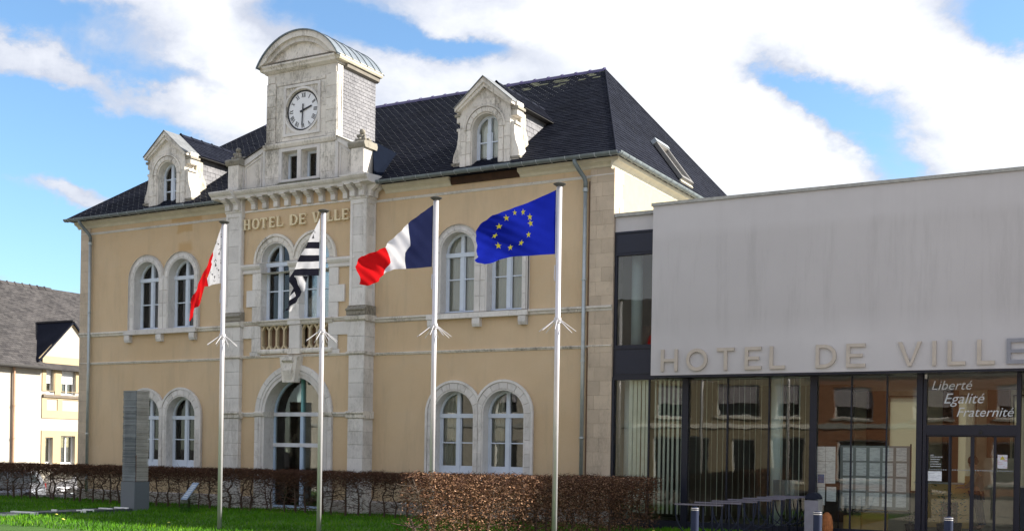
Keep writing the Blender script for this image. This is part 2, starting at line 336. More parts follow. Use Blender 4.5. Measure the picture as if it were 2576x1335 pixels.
class MB:
    def __init__(s): s.v = []; s.f = []; s.m = []; s.t = []
    def add(s, verts, faces, mi=0, tint=0.0):
        o = len(s.v); s.v.extend([tuple(p) for p in verts])
        for f in faces: s.f.append([i + o for i in f]); s.m.append(mi); s.t.append(tint)
        return s
    def box(s, x0, x1, y0, y1, z0, z1, mi=0, tint=0.0):
        return s.add([(x0, y0, z0), (x1, y0, z0), (x1, y1, z0), (x0, y1, z0), (x0, y0, z1), (x1, y0, z1), (x1, y1, z1), (x0, y1, z1)],
                     [(0, 3, 2, 1), (4, 5, 6, 7), (0, 1, 5, 4), (1, 2, 6, 5), (2, 3, 7, 6), (3, 0, 4, 7)], mi, tint)
    def plate(s, outer, holes=(), y0=0., y1=.1, mi=0, map=None):
        """polygon with holes in (x,z), extruded from y0 (front) to y1; map(x,y,z) places it"""
        map = map or (lambda x, y, z: (x, y, z))
        if area(outer) < 0: outer = outer[::-1]
        hs = [h[::-1] if area(h) > 0 else list(h) for h in holes]
        loops = [outer] + hs
        flat = [p for l in loops for p in l]; n = len(flat)
        if len(outer) == 4 and not holes: tris = [(0, 1, 2, 3)]
        else: tris = tessellate_polygon([[Vector((p[0], p[1], 0)) for p in l] for l in loops])
        vs = [map(p[0], y0, p[1]) for p in flat] + [map(p[0], y1, p[1]) for p in flat]
        fs = []
        for t in tris:
            ar = area([flat[i] for i in t])
            t = tuple(t) if ar > 0 else tuple(t)[::-1]
            fs.append(t); fs.append(tuple(i + n for i in t[::-1]))
        o = 0
        for l in loops:
            k = len(l)
            for i in range(k):
                a, b = o + i, o + (i + 1) % k
                fs.append((b, a, a + n, b + n))
            o += k
        return s.add(vs, fs, mi)
    def chip(s, poly, yf, yb, ch=.01, mi=0, map=None, gap=0.0):
        """a dressed piece: convex polygon with its front edge bevelled"""
        map = map or (lambda x, y, z: (x, y, z))
        if area(poly) < 0: poly = poly[::-1]
        if gap: poly = inset(poly, gap)
        inn = inset(poly, ch); n = len(poly)
        vs = [map(p[0], yf, p[1]) for p in inn] + [map(p[0], yf + ch, p[1]) for p in poly] + [map(p[0], yb, p[1]) for p in poly]
        fs = [tuple(range(n))]
        for i in range(n):
            j = (i + 1) % n
            fs.append((i, i + n, j + n, j)); fs.append((i + n, i + 2 * n, j + 2 * n, j + n))
        return s.add(vs, fs, mi)
    def prof(s, pts, x0, x1, mi=0, axis='x'):
        """(y,z) profile run along x, or (x,z) profile run along y"""
        n = len(pts)
        if axis == 'x': vs = [(x0, p[0], p[1]) for p in pts] + [(x1, p[0], p[1]) for p in pts]
        else: vs = [(p[0], x0, p[1]) for p in pts] + [(p[0], x1, p[1]) for p in pts]
        fs = [(i, (i + 1) % n, (i + 1) % n + n, i + n) for i in range(n)]
        for t in tessellate_polygon([[Vector((p[0], p[1], 0)) for p in pts]]):
            fs.append(tuple(t)); fs.append(tuple(i + n for i in t[::-1]))
        return s.add(vs, fs, mi)
    def tube(s, pts, r, n=8, mi=0, caps=True, tint=0.0):
        pts = [Vector(p) for p in pts]; rr = r if isinstance(r, (list, tuple)) else [r] * len(pts)
        vs = []; fs = []
        prev = None
        for i, p in enumerate(pts):
            d = (pts[min(i + 1, len(pts) - 1)] - pts[max(i - 1, 0)]).normalized()
            a = prev if prev is not None and abs(prev.dot(d)) < .9 else (Vector((0, 0, 1)) if abs(d.z) < .9 else Vector((1, 0, 0)))
            a = (a - d * a.dot(d)).normalized(); prev = a; b = d.cross(a)
            for k in range(n):
                t = 2 * pi * k / n; vs.append(p + (a * cos(t) + b * sin(t)) * rr[i])
        for i in range(len(pts) - 1):
            for k in range(n):
                fs.append((i * n + k, i * n + (k + 1) % n, (i + 1) * n + (k + 1) % n, (i + 1) * n + k))
        if caps: fs.append(tuple(range(n))[::-1]); fs.append(tuple((len(pts) - 1) * n + k for k in range(n)))
        return s.add(vs, fs, mi, tint)
    def lathe(s, prof, cx=0, cy=0, n=16, mi=0):
        vs = []; fs = []
        for (r, z) in prof:
            for k in range(n): t = 2 * pi * k / n; vs.append((cx + r * cos(t), cy + r * sin(t), z))
        for i in range(len(prof) - 1):
            for k in range(n): fs.append((i * n + k, i * n + (k + 1) % n, (i + 1) * n + (k + 1) % n, (i + 1) * n + k))
        fs.append(tuple(range(n))[::-1]); fs.append(tuple((len(prof) - 1) * n + k for k in range(n)))
        return s.add(vs, fs, mi)
    def ball(s, c, r, n=10, m=7, mi=0, sc=(1, 1, 1)):
        vs = []; fs = []
        for i in range(m + 1):
            ph = pi * i / m
            for k in range(n):
                t = 2 * pi * k / n
                vs.append((c[0] + r * sc[0] * sin(ph) * cos(t), c[1] + r * sc[1] * sin(ph) * sin(t), c[2] + r * sc[2] * cos(ph)))
        for i in range(m):
            for k in range(n): fs.append((i * n + k, (i + 1) * n + k, (i + 1) * n + (k + 1) % n, i * n + (k + 1) % n))
        return s.add(vs, fs, mi)
    def build(s, name, mats, parent=None, smooth=False, recalc=False, tint=False, loc=None, kind=None):
        me = bpy.data.meshes.new(name)
        me.from_pydata([(a + OFFS.x, b + OFFS.y, c + OFFS.z) for a, b, c in s.v] if OFFS.length else s.v, [], s.f)
        mats = mats if isinstance(mats, (list, tuple)) else [mats]
        for m in mats: me.materials.append(m)
        if len(mats) > 1: me.polygons.foreach_set('material_index', s.m)
        if tint:
            a = me.attributes.new('tint', 'FLOAT', 'FACE'); a.data.foreach_set('value', s.t)
        if recalc:
            bm = bmesh.new(); bm.from_mesh(me)
            bmesh.ops.remove_doubles(bm, verts=bm.verts, dist=1e-5)
            bmesh.ops.recalc_face_normals(bm, faces=bm.faces); bm.to_mesh(me); bm.free()
        if smooth: me.polygons.foreach_set('use_smooth', [True] * len(me.polygons))
        o = bpy.data.objects.new(name, me); COL.objects.link(o)
        place(o, parent, loc)
        if kind: o['kind'] = kind
        return o
def place(o, parent, loc=None):
    """meshes are written in place coordinates: cancel the parent's own offset"""
    off = Vector(loc) if loc is not None else Vector((0, 0, 0))
    if parent is not None:
        o.parent = parent; o.location = off - WPOS[parent.name]
    else: o.location = off
    WPOS[o.name] = off
def inset(poly, d):
    if area(poly) < 0: poly = poly[::-1]
    n = len(poly); out = []
    for i in range(n):
        p0, p1, p2 = poly[i - 1], poly[i], poly[(i + 1) % n]
        e1 = Vector((p1[0] - p0[0], p1[1] - p0[1])); e2 = Vector((p2[0] - p1[0], p2[1] - p1[1]))
        if e1.length < 1e-6 or e2.length < 1e-6: out.append(p1); continue
        e1.normalize(); e2.normalize()
        n1 = Vector((-e1.y, e1.x)); n2 = Vector((-e2.y, e2.x)); b = n1 + n2
        if b.length < 1e-6: out.append((p1[0] + n1.x * d, p1[1] + n1.y * d)); continue
        b.normalize(); k = min(d / max(b.dot(n1), .35), d * 2.5)
        out.append((p1[0] + b.x * k, p1[1] + b.y * k))
    return out
def thing(name, label, cat, loc=(0, 0, 0), rz=0.0, group=None):
    o = bpy.data.objects.new(name, None); COL.objects.link(o); o.location = loc; o.rotation_euler = (0, 0, rz)
    o.empty_display_size = .2; o['label'] = label; o['category'] = cat
    if group: o['group'] = group
    WPOS[o.name] = Vector(loc); return o
def tag(o, label, cat, group=None):
    o['label'] = label; o['category'] = cat
    if group: o['group'] = group
    return o
def dup(root, loc, rz=None, label=None):
    r = root.copy(); COL.objects.link(r); r.location = loc
    if rz is not None: r.rotation_euler = (0, 0, rz)
    if label: r['label'] = label
    WPOS[r.name] = Vector(loc)
    for ch in list(root.children):
        c = ch.copy(); COL.objects.link(c); c.parent = r
        for g in list(ch.children):
            d = g.copy(); COL.objects.link(d); d.parent = c
    return r
def local(root):
    """parts of a thing that will be copied are written relative to its base"""
    WPOS[root.name] = Vector((0, 0, 0)); return root
def arch_path(cx, hw, z0, zs, n=14, r=None, close=True):
    """round-headed opening outline, counter-clockwise from bottom left"""
    p = [(cx - hw, z0), (cx + hw, z0)]
    for k in range(n + 1):
        t = pi * k / n; p.append((cx + hw * cos(t), zs + hw * sin(t)))
    return p

# ================================================================== GROUND
def ground():
    m = MB()
    xs = [-600, -120, -60, -40, -34, -31, -20, 0, 20, 60, 600]; ys = [-600, -60, -30, 0, 12, 23, 36, 60, 120, 900]
    hgt = lambda x: 0.0 if x >= -31 else (-.8 if x <= -34 else -.8 * (-31 - x) / 3)
    vs = [(x, y, hgt(x) - .02) for y in ys for x in xs]; nx = len(xs); fs = []
    for j in range(len(ys) - 1):
        for i in range(nx - 1): fs.append((j * nx + i, j * nx + i + 1, (j + 1) * nx + i + 1, (j + 1) * nx + i))
    m.add(vs, fs); o = m.build('ground', M_ASPH); o['kind'] = 'structure'
    m = MB().plate([(-5.95, 12.8), (8, 12.8), (8, 23.0), (-5.95, 23.0)], y0=-.015, y1=.03, map=lambda x, y, z: (x, z, y))
    o = m.build('pavement', M_PAVE); o['kind'] = 'structure'
    # lawn: gently uneven turf sheet
    m = MB(); nx, ny = 90, 44; X0, X1, Y0, Y1 = -30.6, -6.0, 12.6, 22.93
    vs = []
    for j in range(ny + 1):
        for i in range(nx + 1):
            x = X0 + (X1 - X0) * i / nx; y = Y0 + (Y1 - Y0) * j / ny
            vs.append((x, y, lawn_h(x, y)))
    fs = [(j * (nx + 1) + i, j * (nx + 1) + i + 1, (j + 1) * (nx + 1) + i + 1, (j + 1) * (nx + 1) + i) for j in range(ny) for i in range(nx)]
    m.add(vs, fs); o = m.build('lawn', M_LAWN, smooth=True); o['kind'] = 'structure'
def lawn_h(x, y): return .03 * noise.noise(Vector((x * .35, y * .35, 0))) + .012
ground()
def grass():
    rnd = random.Random(3); m = MB()
    for (n, x0, x1, y0, y1) in ((52000, -30.5, -9.6, 14.5, 22.9), (7000, -9.2, -6.0, 19.0, 22.9), (5000, -9.2, -6.0, 14.5, 19.0)):
        for i in range(n):
            x = rnd.uniform(x0, x1); y = rnd.uniform(y0, y1)
            if x / y < -1.46: continue
            if -22.4 < x < -21.5 and 14 < y < 19.6: continue
            z = lawn_h(x, y); h = rnd.uniform(.035, .085); a = rnd.uniform(0, 2 * pi); w = rnd.uniform(.006, .012)
            lx, ly = cos(a) * w, sin(a) * w; bx, by = rnd.gauss(0, .02), rnd.gauss(0, .02)
            tn = min(1, max(0, .45 + .5 * noise.noise(Vector((x * .9, y * .9, 3))) + rnd.gauss(0, .16)))
            m.add([(x - lx, y - ly, z - .005), (x + lx, y + ly, z - .005), (x + bx, y + by, z + h)], [(0, 1, 2)], 0, tn)
    o = m.build('grass', M_GRASS, tint=True); tag(o, 'short green grass growing over the front lawn', 'grass'); o['kind'] = 'stuff'
grass()

# ================================================================== OLD TOWN HALL
TH = thing('town_hall', 'two storey ochre town hall with slate roof, dormers and clock tower', 'building', (-19, 28, 0))
XL, XR, YF, YB = -27.5, -10.53, 23.0, 33.0

def pair_outline(c1, c2, R, z0, zs, n=14):
    d = c2 - c1; R = max(R, d / 2 + .004); a = math.acos(min(1, (d / 2) / R))
    p = [(c1 - R, z0), (c2 + R, z0)]
    for k in range(n + 1):
        t = (pi - a) * k / n; p.append((c2 + R * cos(t), zs + R * sin(t)))
    for k in range(1, n + 1):
        t = a + (pi - a) * k / n; p.append((c1 + R * cos(t), zs + R * sin(t)))
    return p
def voussoirs(parent, cx, r, R, zs, n, yf, yb, mat, half=None, a0=0.0, a1=pi, name='arch_stone', seg=2):
    for k in range(n):
        t0 = a0 + (a1 - a0) * k / n; t1 = a0 + (a1 - a0) * (k + 1) / n
        ang = [t0 + (t1 - t0) * i / seg for i in range(seg + 1)]
        poly = [(cx + r * cos(t), zs + r * sin(t)) for t in ang[::-1]]
        poly = [(cx + R * cos(t), zs + R * sin(t)) for t in ang] + poly
        if half: poly = clip_poly(poly, half)
        if len(poly) < 3 or abs(area(poly)) < .002: continue
        MB().chip(poly, yf, yb, .007, gap=.003).build(name, mat, parent)
def course_stones(parent, x0, x1, z0, z1, h, yf, yb, mat, name, stagger=False, ch=.007, seed=0):
    n = max(1, round((z1 - z0) / h)); hh = (z1 - z0) / n
    for k in range(n):
        a, b = z0 + k * hh, z0 + (k + 1) * hh
        if stagger and x1 - x0 > .3:
            s = x0 + (x1 - x0) * (.4 if k % 2 else .6)
            for (p, q) in ((x0, s), (s, x1)):
                MB().chip([(p, a), (q, a), (q, b), (p, b)], yf, yb, ch, gap=.003).build(name, mat, parent)
        else: MB().chip([(x0, a), (x1, a), (x1, b), (x0, b)], yf, yb, ch, gap=.003).build(name, mat, parent)

def window(cx, hw, z0, zs, Y, transom, bars, fm=None, gm=None, panel=0.0, curtain=None, name='window', rect=False, mull=True, parent=None, blind=False):
    """casement under a round head: frame > mullion, transom, glazing bars, panes, curtain"""
    fm = fm or M_FRAME; gm = gm or M_GLASS; parent = parent or TH
    fw = .055; top = zs + hw
    if rect: outer = [(cx - hw, z0), (cx + hw, z0), (cx + hw, zs), (cx - hw, zs)]; inner = [(cx - hw + fw, z0 + fw), (cx + hw - fw, z0 + fw), (cx + hw - fw, zs - fw), (cx - hw + fw, zs - fw)]; top = zs
    else: outer = arch_path(cx, hw + .01, z0, zs, 18); inner = arch_path(cx, hw - fw, z0 + fw + panel, zs, 18)
    w = MB().plate(outer, [inner], Y, Y + .07).build(name, fm, parent)
    if panel: MB().box(cx - hw + fw, cx + hw - fw, Y - .012, Y, z0 + fw, z0 + panel - .02).build('lower_panel', fm, w)
    MB().box(cx - hw, cx + hw, Y - .045, Y - .001, z0 - .005, z0 + .035).build('sill_bar', fm, w)
    if mull: MB().box(cx - .045, cx + .045, Y - .022, Y + .05, z0 + fw + panel * 0, top - fw * .8).build('mullion', fm, w)
    if transom: MB().box(cx - hw + .003, cx + hw - .003, Y - .034, Y + .045, transom - .05, transom + .05).build('transom', fm, w)
    cells_z = [z0 + fw + panel] + list(bars) + ([transom] if transom else [])
    cells_z = sorted(cells_z)
    for zb in bars:
        MB().box(cx - hw + fw, cx + hw - fw, Y - .006, Y + .03, zb - .014, zb + .014).build('glazing_bar', fm, w)
    # casement stiles beside the mullion
    for s in ((-1, 1) if mull else ()):
        MB().box(*sorted((cx + s * .046, cx + s * .075)), Y - .004, Y + .03, z0 + fw + panel, (transom or zs) - .051).build('stile', fm, w)
        MB().box(*sorted((cx + s * (hw - fw - .028), cx + s * (hw - fw))), Y - .004, Y + .03, z0 + fw + panel, (transom or zs) - .051).build('stile', fm, w)
    for i, zb in enumerate(cells_z):
        zt = cells_z[i + 1] if i + 1 < len(cells_z) else None
        for s in ((-1, 1) if mull else (0,)):
            if s: xa, xb = sorted((cx + s * .04, cx + s * (hw - .03)))
            else: xa, xb = cx - hw + .03, cx + hw - .03
            if zt is not None: poly = [(xa, zb), (xb, zb), (xb, zt), (xa, zt)]
            elif rect: poly = [(xa, zb), (xb, zb), (xb, top - .03), (xa, top - .03)]
            else:
                base = arch_path(cx, hw - .03, zb, zs, 18); poly = clip_rect(base, xa, xb, zb, 99)
            if len(poly) < 3: continue
            MB().plate(poly, y0=Y + .030, y1=Y + .038).build('pane', gm, w)
    if curtain:
        for (a, b, cm) in curtain:
            n = 16; m = MB(); vs = []; zt = top - .05 if rect else zs + hw * .2
            for i in range(n + 1):
                x = cx + hw * (a + (b - a) * i / n)
                yy = Y + .10 + .014 * sin(i * 2.4)
                vs += [(x, yy, z0 + .03), (x, yy, zs + sqrt(max(0, hw ** 2 - (x - cx) ** 2)) - .02 if not rect else zt)]
            m.add(vs, [(2 * i, 2 * i + 2, 2 * i + 3, 2 * i + 1) for i in range(n)]); m.build('curtain', cm, w)
    return w

# --- walls
WT = .35
UP_L = (-24.81, -23.47, .48, 4.84, 6.25); UP_R = (-14.52, -13.24, .465, 4.84, 6.28)
LO_L = (-24.77, -23.42, .53, .92, 2.42); LO_R = (-14.56, -13.21, .535, .92, 2.46)
CEN = (-20.03, -18.76, .47, 4.90, 6.41); DOOR = (-19.38, .95, 0.05, 2.45)
def hole(c, hw, z0, zs, e=.05): return arch_path(c, hw + e, z0 - .01, zs, 16)
lh = [hole(c, s[2], s[3], s[4]) for s in (UP_L, LO_L) for c in s[:2]]
rh = [hole(c, s[2], s[3], s[4]) for s in (UP_R, LO_R) for c in s[:2]]
ch_ = [hole(c, CEN[2], CEN[3], CEN[4]) for c in CEN[:2]] + [arch_path(DOOR[0], DOOR[1] + .05, .02, DOOR[3], 20)]
ch_ += [[(-20.49, 4.13), (-19.5, 4.13), (-19.5, 4.74), (-20.49, 4.74)], [(-19.15, 4.13), (-18.2, 4.13), (-18.2, 4.74), (-19.15, 4.74)]]
MB().plate([(XL, 0), (-21.5, 0), (-21.5, 8.05), (XL, 8.05)], lh, YF, YF + WT).build('wall', M_PLAST, TH)
MB().plate([(-17.0, 0), (XR, 0), (XR, 8.05), (-17.0, 8.05)], rh, YF, YF + WT).build('wall', M_PLAST, TH)
OFFS = Vector((.155, -.18, -.02))
MB().plate([(-21.45, .03), (-17.15, .03), (-17.15, 8.1), (-21.45, 8.1)], ch_, 22.9, YF + WT).build('wall', M_PLAST, TH)
OFFS = Vector((0, 0, 0))
MB().box(XR - .3, XR, YF + WT + .001, YB, 0, 8.05).build('wall', M_YWALL, TH)
MB().box(XL, XL + .3, YF + WT + .001, YB, 0, 8.05).build('wall', M_YWALL, TH)
MB().box(XL + .3, XR - .3, YB - .3, YB, 0, 8.05).build('wall', M_YWALL, TH)
# rooms behind the windows
MB().box(XL + .31, XR - .31, YF + WT + .01, YB - .31, .02, .08).build('floor', M_ROOMF, TH)
MB().box(XL + .31, XR - .31, YF + WT + .01, YB - .31, 3.75, 4.1).build('floor', M_ROOM, TH)
MB().box(XL + .31, XR - .31, YF + WT + .01, YB - .31, 7.75, 7.95).build('ceiling', M_ROOM, TH)
MB().box(XL + .31, XR - .31, 26.2, 26.3, .09, 7.74).build('inner_wall', M_ROOM, TH)
for x in (-21.6, -16.9): MB().box(x, x + .12, YF + WT + .01, 26.2, .09, 7.74).build('inner_wall', M_ROOM, TH)

# --- plinth
for a, b, y in ((XL - .03, -21.55, 22.94), (-16.93, XR + .02, 22.94), (-21.0, -20.52, 22.67), (-17.93, -17.40, 22.67)):
    MB().prof([(y, 0), (y, .28), (y + .05, .32), (y + .12, .32), (y + .12, 0)], a, b).build('plinth', M_PLINTH, TH)

# --- paired windows in limestone surrounds
def win_pair(spec, R, Yw, transom, bars, panel, curtains, zb_sur=None, jamb_h=.34, mat=M_STONE, low=False):
    c1, c2, hw, z0, zs = spec
    zb = z0 if zb_sur is None else zb_sur
    holes = [arch_path(c, hw, zb - .02, zs, 18) for c in (c1, c2)]
    out = pair_outline(c1, c2, R, zb - .02, zs)
    # holes share the bottom edge: keep them just inside
    holes = [[(x, max(z, zb)) for x, z in h] for h in holes]
    sur = MB().plate(out, holes, Yw - .045, Yw + .26).build('window_surround', M_MORTAR if False else mat, TH)
    # outer bead
    MB().plate(pair_outline(c1, c2, R + .012, zb - .02, zs), [pair_outline(c1, c2, R - .045, zb - .0, zs)], Yw - .085, Yw - .046).build('hood_moulding', mat, sur)
    mid = (c1 + c2) / 2
    for c, half in ((c1, (-1, 0, mid - .002)), (c2, (1, 0, -mid - .002))):
        voussoirs(sur, c, hw + .035, R - .05, zs, 9, Yw - .068, Yw - .044, mat, half)
    for (a, b) in ((c1 - R + .05, c1 - hw - .035), (c1 + hw + .035, mid - .004), (mid + .004, c2 - hw - .035), (c2 + hw + .035, c2 + R - .05)):
        if b - a > .05: course_stones(sur, a, b, zb, zs, jamb_h, Yw - .068, Yw - .044, mat, 'jamb_stone')
    # inner roll along the opening
    for c in (c1, c2):
        MB().plate([(x, max(z, zb)) for x, z in arch_path(c, hw + .034, zb, zs, 18)], [[(x, z) for x, z in arch_path(c, hw + .006, zb + .004, zs, 18)]], Yw - .056, Yw - .0455).build('inner_roll', mat, sur)
    for i, c in enumerate((c1, c2)):
        window(c, hw, z0 + .02, zs, Yw + .2, transom, bars, panel=panel, curtain=curtains[i])
    return sur
cb = [(-.95, .95, M_CURT)]
win_pair(UP_L, .665, YF, 6.25, [5.56], 0, [[(-.95, -.1, M_CURT)], [(-.95, -.35, M_CURTO), (.5, .95, M_CURT)]])
win_pair(UP_R, .625, YF, 6.24, [5.66], 0, [[(-.95, .95, M_CURT)], [(-.95, .95, M_CURT)]])
win_pair(LO_L, .775, YF, 2.38, [1.78], .22, [[], [(-.95, -.4, M_CURT)]])
win_pair(LO_R, .78, YF, 2.42, [1.78], .24, [[(-.95, -.1, M_CURT)], [(-.9, -.3, M_CURT)]])
# brackets under the sills
for xs in ((-25.48, -24.24, -22.98), (-15.2, -13.95, -12.72)):
    for x in xs:
        MB().prof([(22.87, 4.69), (22.87, 4.56), (22.90, 4.49), (23.0, 4.49), (23.0, 4.69)], x - .10, x + .10).build('sill_bracket', M_STONE, TH)

# --- string courses
def string(x0, x1, z, y, p=.07, h=.13, mat=M_STONE_W):
    MB().prof([(y, z), (y - p * .5, z + h * .15), (y - p * .6, z + h * .45), (y - p, z + h * .6), (y - p, z + h * .9), (y - .01, z + h), (y + .02, z + h), (y + .02, z)], x0, x1).build('string_course', mat, TH)
for (a, b) in ((XL - .02, -21.55), (-16.94, XR + .02)):
    string(a, b, 4.70, YF, .09, .14); string(a, b, 3.90, YF, .05, .07); string(a, b, 7.665, YF, .045, .06, M_PIPE if False else M_STONE)
# sill slab proud of the course under each pair
for (a, b) in ((-25.6, -22.83), (-15.33, -12.58)):
    MB().box(a, b, 22.86, 22.93, 4.70, 4.82).build('sill_slab', M_STONE, TH)
OFFS = Vector((.155, -.18, -.02))
string(-21.16, -20.66, 2.40, 22.9, .06, .12); string(-18.11, -17.43, 2.40, 22.9, .06, .12)
string(-21.16, -17.43, 3.92, 22.9, .05, .07)
string(-21.16, -20.49, 4.78, 22.9, .08, .11); string(-18.2, -17.43, 4.78, 22.9, .08, .11)
OFFS = Vector((0, 0, 0))

# --- quoins
n = 24
for k in range(n):
    a, b = .36 + k * (7.86 - .36) / n, .36 + (k + 1) * (7.86 - .36) / n
    if a < 4.85 and b > 4.70 and False: continue
    MB().chip([(XL - .03, a), (-27.14, a), (-27.14, b), (XL - .03, b)], 22.965, 23.05, .003, gap=.001).build('quoin_stone', M_STONE_B, TH)
    s = -10.92 if k % 2 else -10.78
    MB().chip([(-11.08, a), (s, a), (s, b), (-11.08, b)], 22.965, 23.05, .003, gap=.001).build('quoin_stone', M_STONE_B, TH)
    m = MB().chip([(s, a), (XR + .035, a), (XR + .035, b), (s, b)], 22.965, 23.48 if k % 2 else 23.4, .003, gap=.001)
    m.build('quoin_stone', M_STONE_B, TH)

# --- pilasters of the projecting bay
PIL = ((-21.50, -20.98), (-17.42, -16.95))
for (a, b) in PIL:
    core = MB().box(a + .012, b - .012, 22.612, 23.0, 0, 8.05).build('pilaster', M_MORTAR, TH)
    MB().box(a - .03, b + .03, 22.57, 23.0, 0, .40).build('pilaster_base', M_STONE, core)
    course_stones(core, a, b, .40, 2.34, .33, 22.60, 23.0, M_STONE, 'pilaster_stone')
    MB().prof([(22.60, 2.34), (22.57, 2.36), (22.57, 2.44), (22.53, 2.47), (22.53, 2.50), (22.60, 2.52), (22.99, 2.52), (22.99, 2.34)], a - .04, b + .04).build('pilaster_band', M_STONE_W, core)
    course_stones(core, a, b, 2.52, 3.90, .345, 22.60, 23.0, M_STONE, 'pilaster_stone')
    MB().prof([(22.60, 3.90), (22.55, 3.93), (22.55, 3.98), (22.99, 3.98), (22.99, 3.90)], a - .05, b + .05).build('pilaster_band', M_STONE_W, core)
    course_stones(core, a - .03, b + .03, 3.98, 4.72, .37, 22.57, 23.0, M_STONE, 'pilaster_stone')
    MB().prof([(22.57, 4.72), (22.51, 4.76), (22.49, 4.84), (22.60, 4.87), (22.99, 4.87), (22.99, 4.72)], a - .08, b + .08).build('pilaster_band', M_STONE_W, core)
    MB().prof([(22.56, 4.87), (22.54, 4.89), (22.54, 4.97), (22.50, 4.99), (22.50, 5.02), (22.58, 5.06), (22.60, 5.11), (22.99, 5.11), (22.99, 4.87)], a - .05, b + .05).build('pilaster_foot', M_STONE_D, core)
    course_stones(core, a + .0, b - .0, 5.11, 7.70, .43, 22.603, 23.0, M_STONE, 'pilaster_stone', ch=.004)
    # raised border of the shaft panel, front and side
    MB().plate([(a, 5.11), (b, 5.11), (b, 7.70), (a, 7.70)], [[(a + .07, 5.20), (b - .07, 5.20), (b - .07, 7.60), (a + .07, 7.60)]], 22.583, 22.602).build('panel_border', M_STONE, core)
    MB().plate([(22.592, 5.11), (22.98, 5.11), (22.98, 7.70), (22.592, 7.70)], [[(22.67, 5.20), (22.92, 5.20), (22.92, 7.60), (22.67, 7.60)]], b + .001, b + .02, map=lambda x, y, z: (y, x, z)).build('panel_border', M_STONE, core)
    MB().prof([(22.60, 7.70), (22.57, 7.72), (22.57, 7.76), (22.99, 7.76), (22.99, 7.70)], a - .03, b + .03).build('pilaster_band', M_STONE, core)
    MB().box(a - .01, b + .01, 22.60, 23.0, 7.76, 8.06).build('pilaster_capital', M_STONE, core)

OFFS = Vector((.155, -.18, -.035))
# --- central first-floor windows, imposts and toothed jambs
c1, c2, hw, z0, zs = CEN
sur = MB().plate(pair_outline(c1, c2, .69, 6.13, zs), [arch_path(c, hw, 6.135, zs, 18) for c in (c1, c2)], 22.855, 23.1).build('window_surround', M_STONE, TH)
MB().plate(pair_outline(c1, c2, .70, 6.38, zs), [pair_outline(c1, c2, .63, 6.385, zs)], 22.81, 22.854).build('hood_moulding', M_STONE_W, sur)
mid = (c1 + c2) / 2
for c, half in ((c1, (-1, 0, mid - .003)), (c2, (1, 0, -mid - .003))):
    voussoirs(sur, c, hw + .03, .62, zs, 9, 22.835, 22.858, M_STONE_W, half)
for (a, b) in ((-21.16, c1 - hw + .004), (c1 + hw - .004, c2 - hw + .004), (c2 + hw - .004, -17.43)):
    MB().prof([(22.86, 6.13), (22.84, 6.15), (22.84, 6.22), (22.80, 6.26), (22.77, 6.31), (22.77, 6.36), (22.86, 6.385), (23.09, 6.385), (23.09, 6.13)], a, b).build('impost_band', M_STONE, sur)
for s, cc in ((-1, c1), (1, c2)):
    e = cc + s * hw
    zz = [(4.88, 5.27, .30), (5.27, 5.70, .50), (5.70, 6.13, .30)]
    for (p, q, w) in zz:
        x0, x1 = sorted((e, e + s * w)); MB().chip([(x0, p), (x1, p), (x1, q), (x0, q)], 22.855, 23.1, .006, gap=.002).build('jamb_stone', M_STONE, sur)
    zz = [(4.0, 4.10, .36), (4.10, 4.45, .30), (4.45, 4.78, .62)]
    for (p, q, w) in zz:
        x0, x1 = sorted((e - s * .0, e + s * w)); MB().chip([(x0, p), (x1, p), (x1, q), (x0, q)], 22.855, 23.1, .006, gap=.002).build('jamb_stone', M_STONE, sur)
course_stones(sur, c1 + hw, c2 - hw, 4.88, 6.13, .42, 22.855, 23.1, M_STONE, 'jamb_stone')
for i, c in enumerate((c1, c2)):
    window(c, hw, z0, zs, 23.08, 6.36, [5.67], curtain=[(-.95, -.45, M_CURTO), (-.45, .95, M_CURT)])
OFFS = Vector((.155, -.18, -.022))
# --- balustrade panels
bal = MB().box(-20.55, -18.15, 23.10, 23.16, 4.05, 4.80).build('balustrade', simple('dark_void_brown', (0.20, 0.12, 0.075), .9), TH)  # darkness of the void behind the balusters is put into the plate's colour
MB().prof([(22.83, 4.02), (22.81, 4.06), (22.81, 4.11), (22.84, 4.14), (23.09, 4.14), (23.09, 4.02)], -20.55, -18.14).build('lower_rail', M_STONE_W, bal)
MB().prof([(22.85, 4.74), (22.82, 4.77), (22.80, 4.82), (22.76, 4.85), (22.76, 4.88), (22.86, 4.895), (23.09, 4.895), (23.09, 4.74)], -20.55, -18.14).build('upper_rail', M_STONE_W, bal)
MB().chip([(-19.50, 4.14), (-19.15, 4.14), (-19.15, 4.74), (-19.50, 4.74)], 22.80, 23.09, .01).build('centre_post', M_STONE, bal)
MB().box(-19.53, -19.12, 22.77, 23.09, 4.745, 4.90).build('post_cap', M_STONE, bal)
MB().box(-19.53, -19.12, 22.78, 23.09, 4.0, 4.135).build('post_foot', M_STONE_W, bal)
for (a, b) in ((-20.49, -19.50), (-19.15, -18.20)):
    n = 4; w = (b - a) / n; t = .028
    for k in range(n + 1):
        x = a + k * w
        for s in (-1, 1):
            if (k == 0 and s < 0) or (k == n and s > 0): continue
        def lim(poly): return clip_rect(poly, a, b, 4.12, 4.76)
        parts = [[(x - t, 4.25), (x + t, 4.25), (x + t, 4.62), (x - t, 4.62)]]
        for s in (-1, 1):
            for (zA, zB) in ((4.25, 4.135), (4.62, 4.745)):
                q = [(x - s * t, zA), (x + s * t * .9, zA), (x + s * w / 2, zB - .0), (x + s * (w / 2 - .075), zB)]
                parts.append(q)
        m = MB()
        for j, q in enumerate(parts):
            q = lim(q)
            if len(q) >= 3 and abs(area(q)) > 1e-5: m.plate(q, y0=22.90 + .001 * j, y1=22.985 - .001 * j)
        m.build('baluster', M_BALUST, bal)

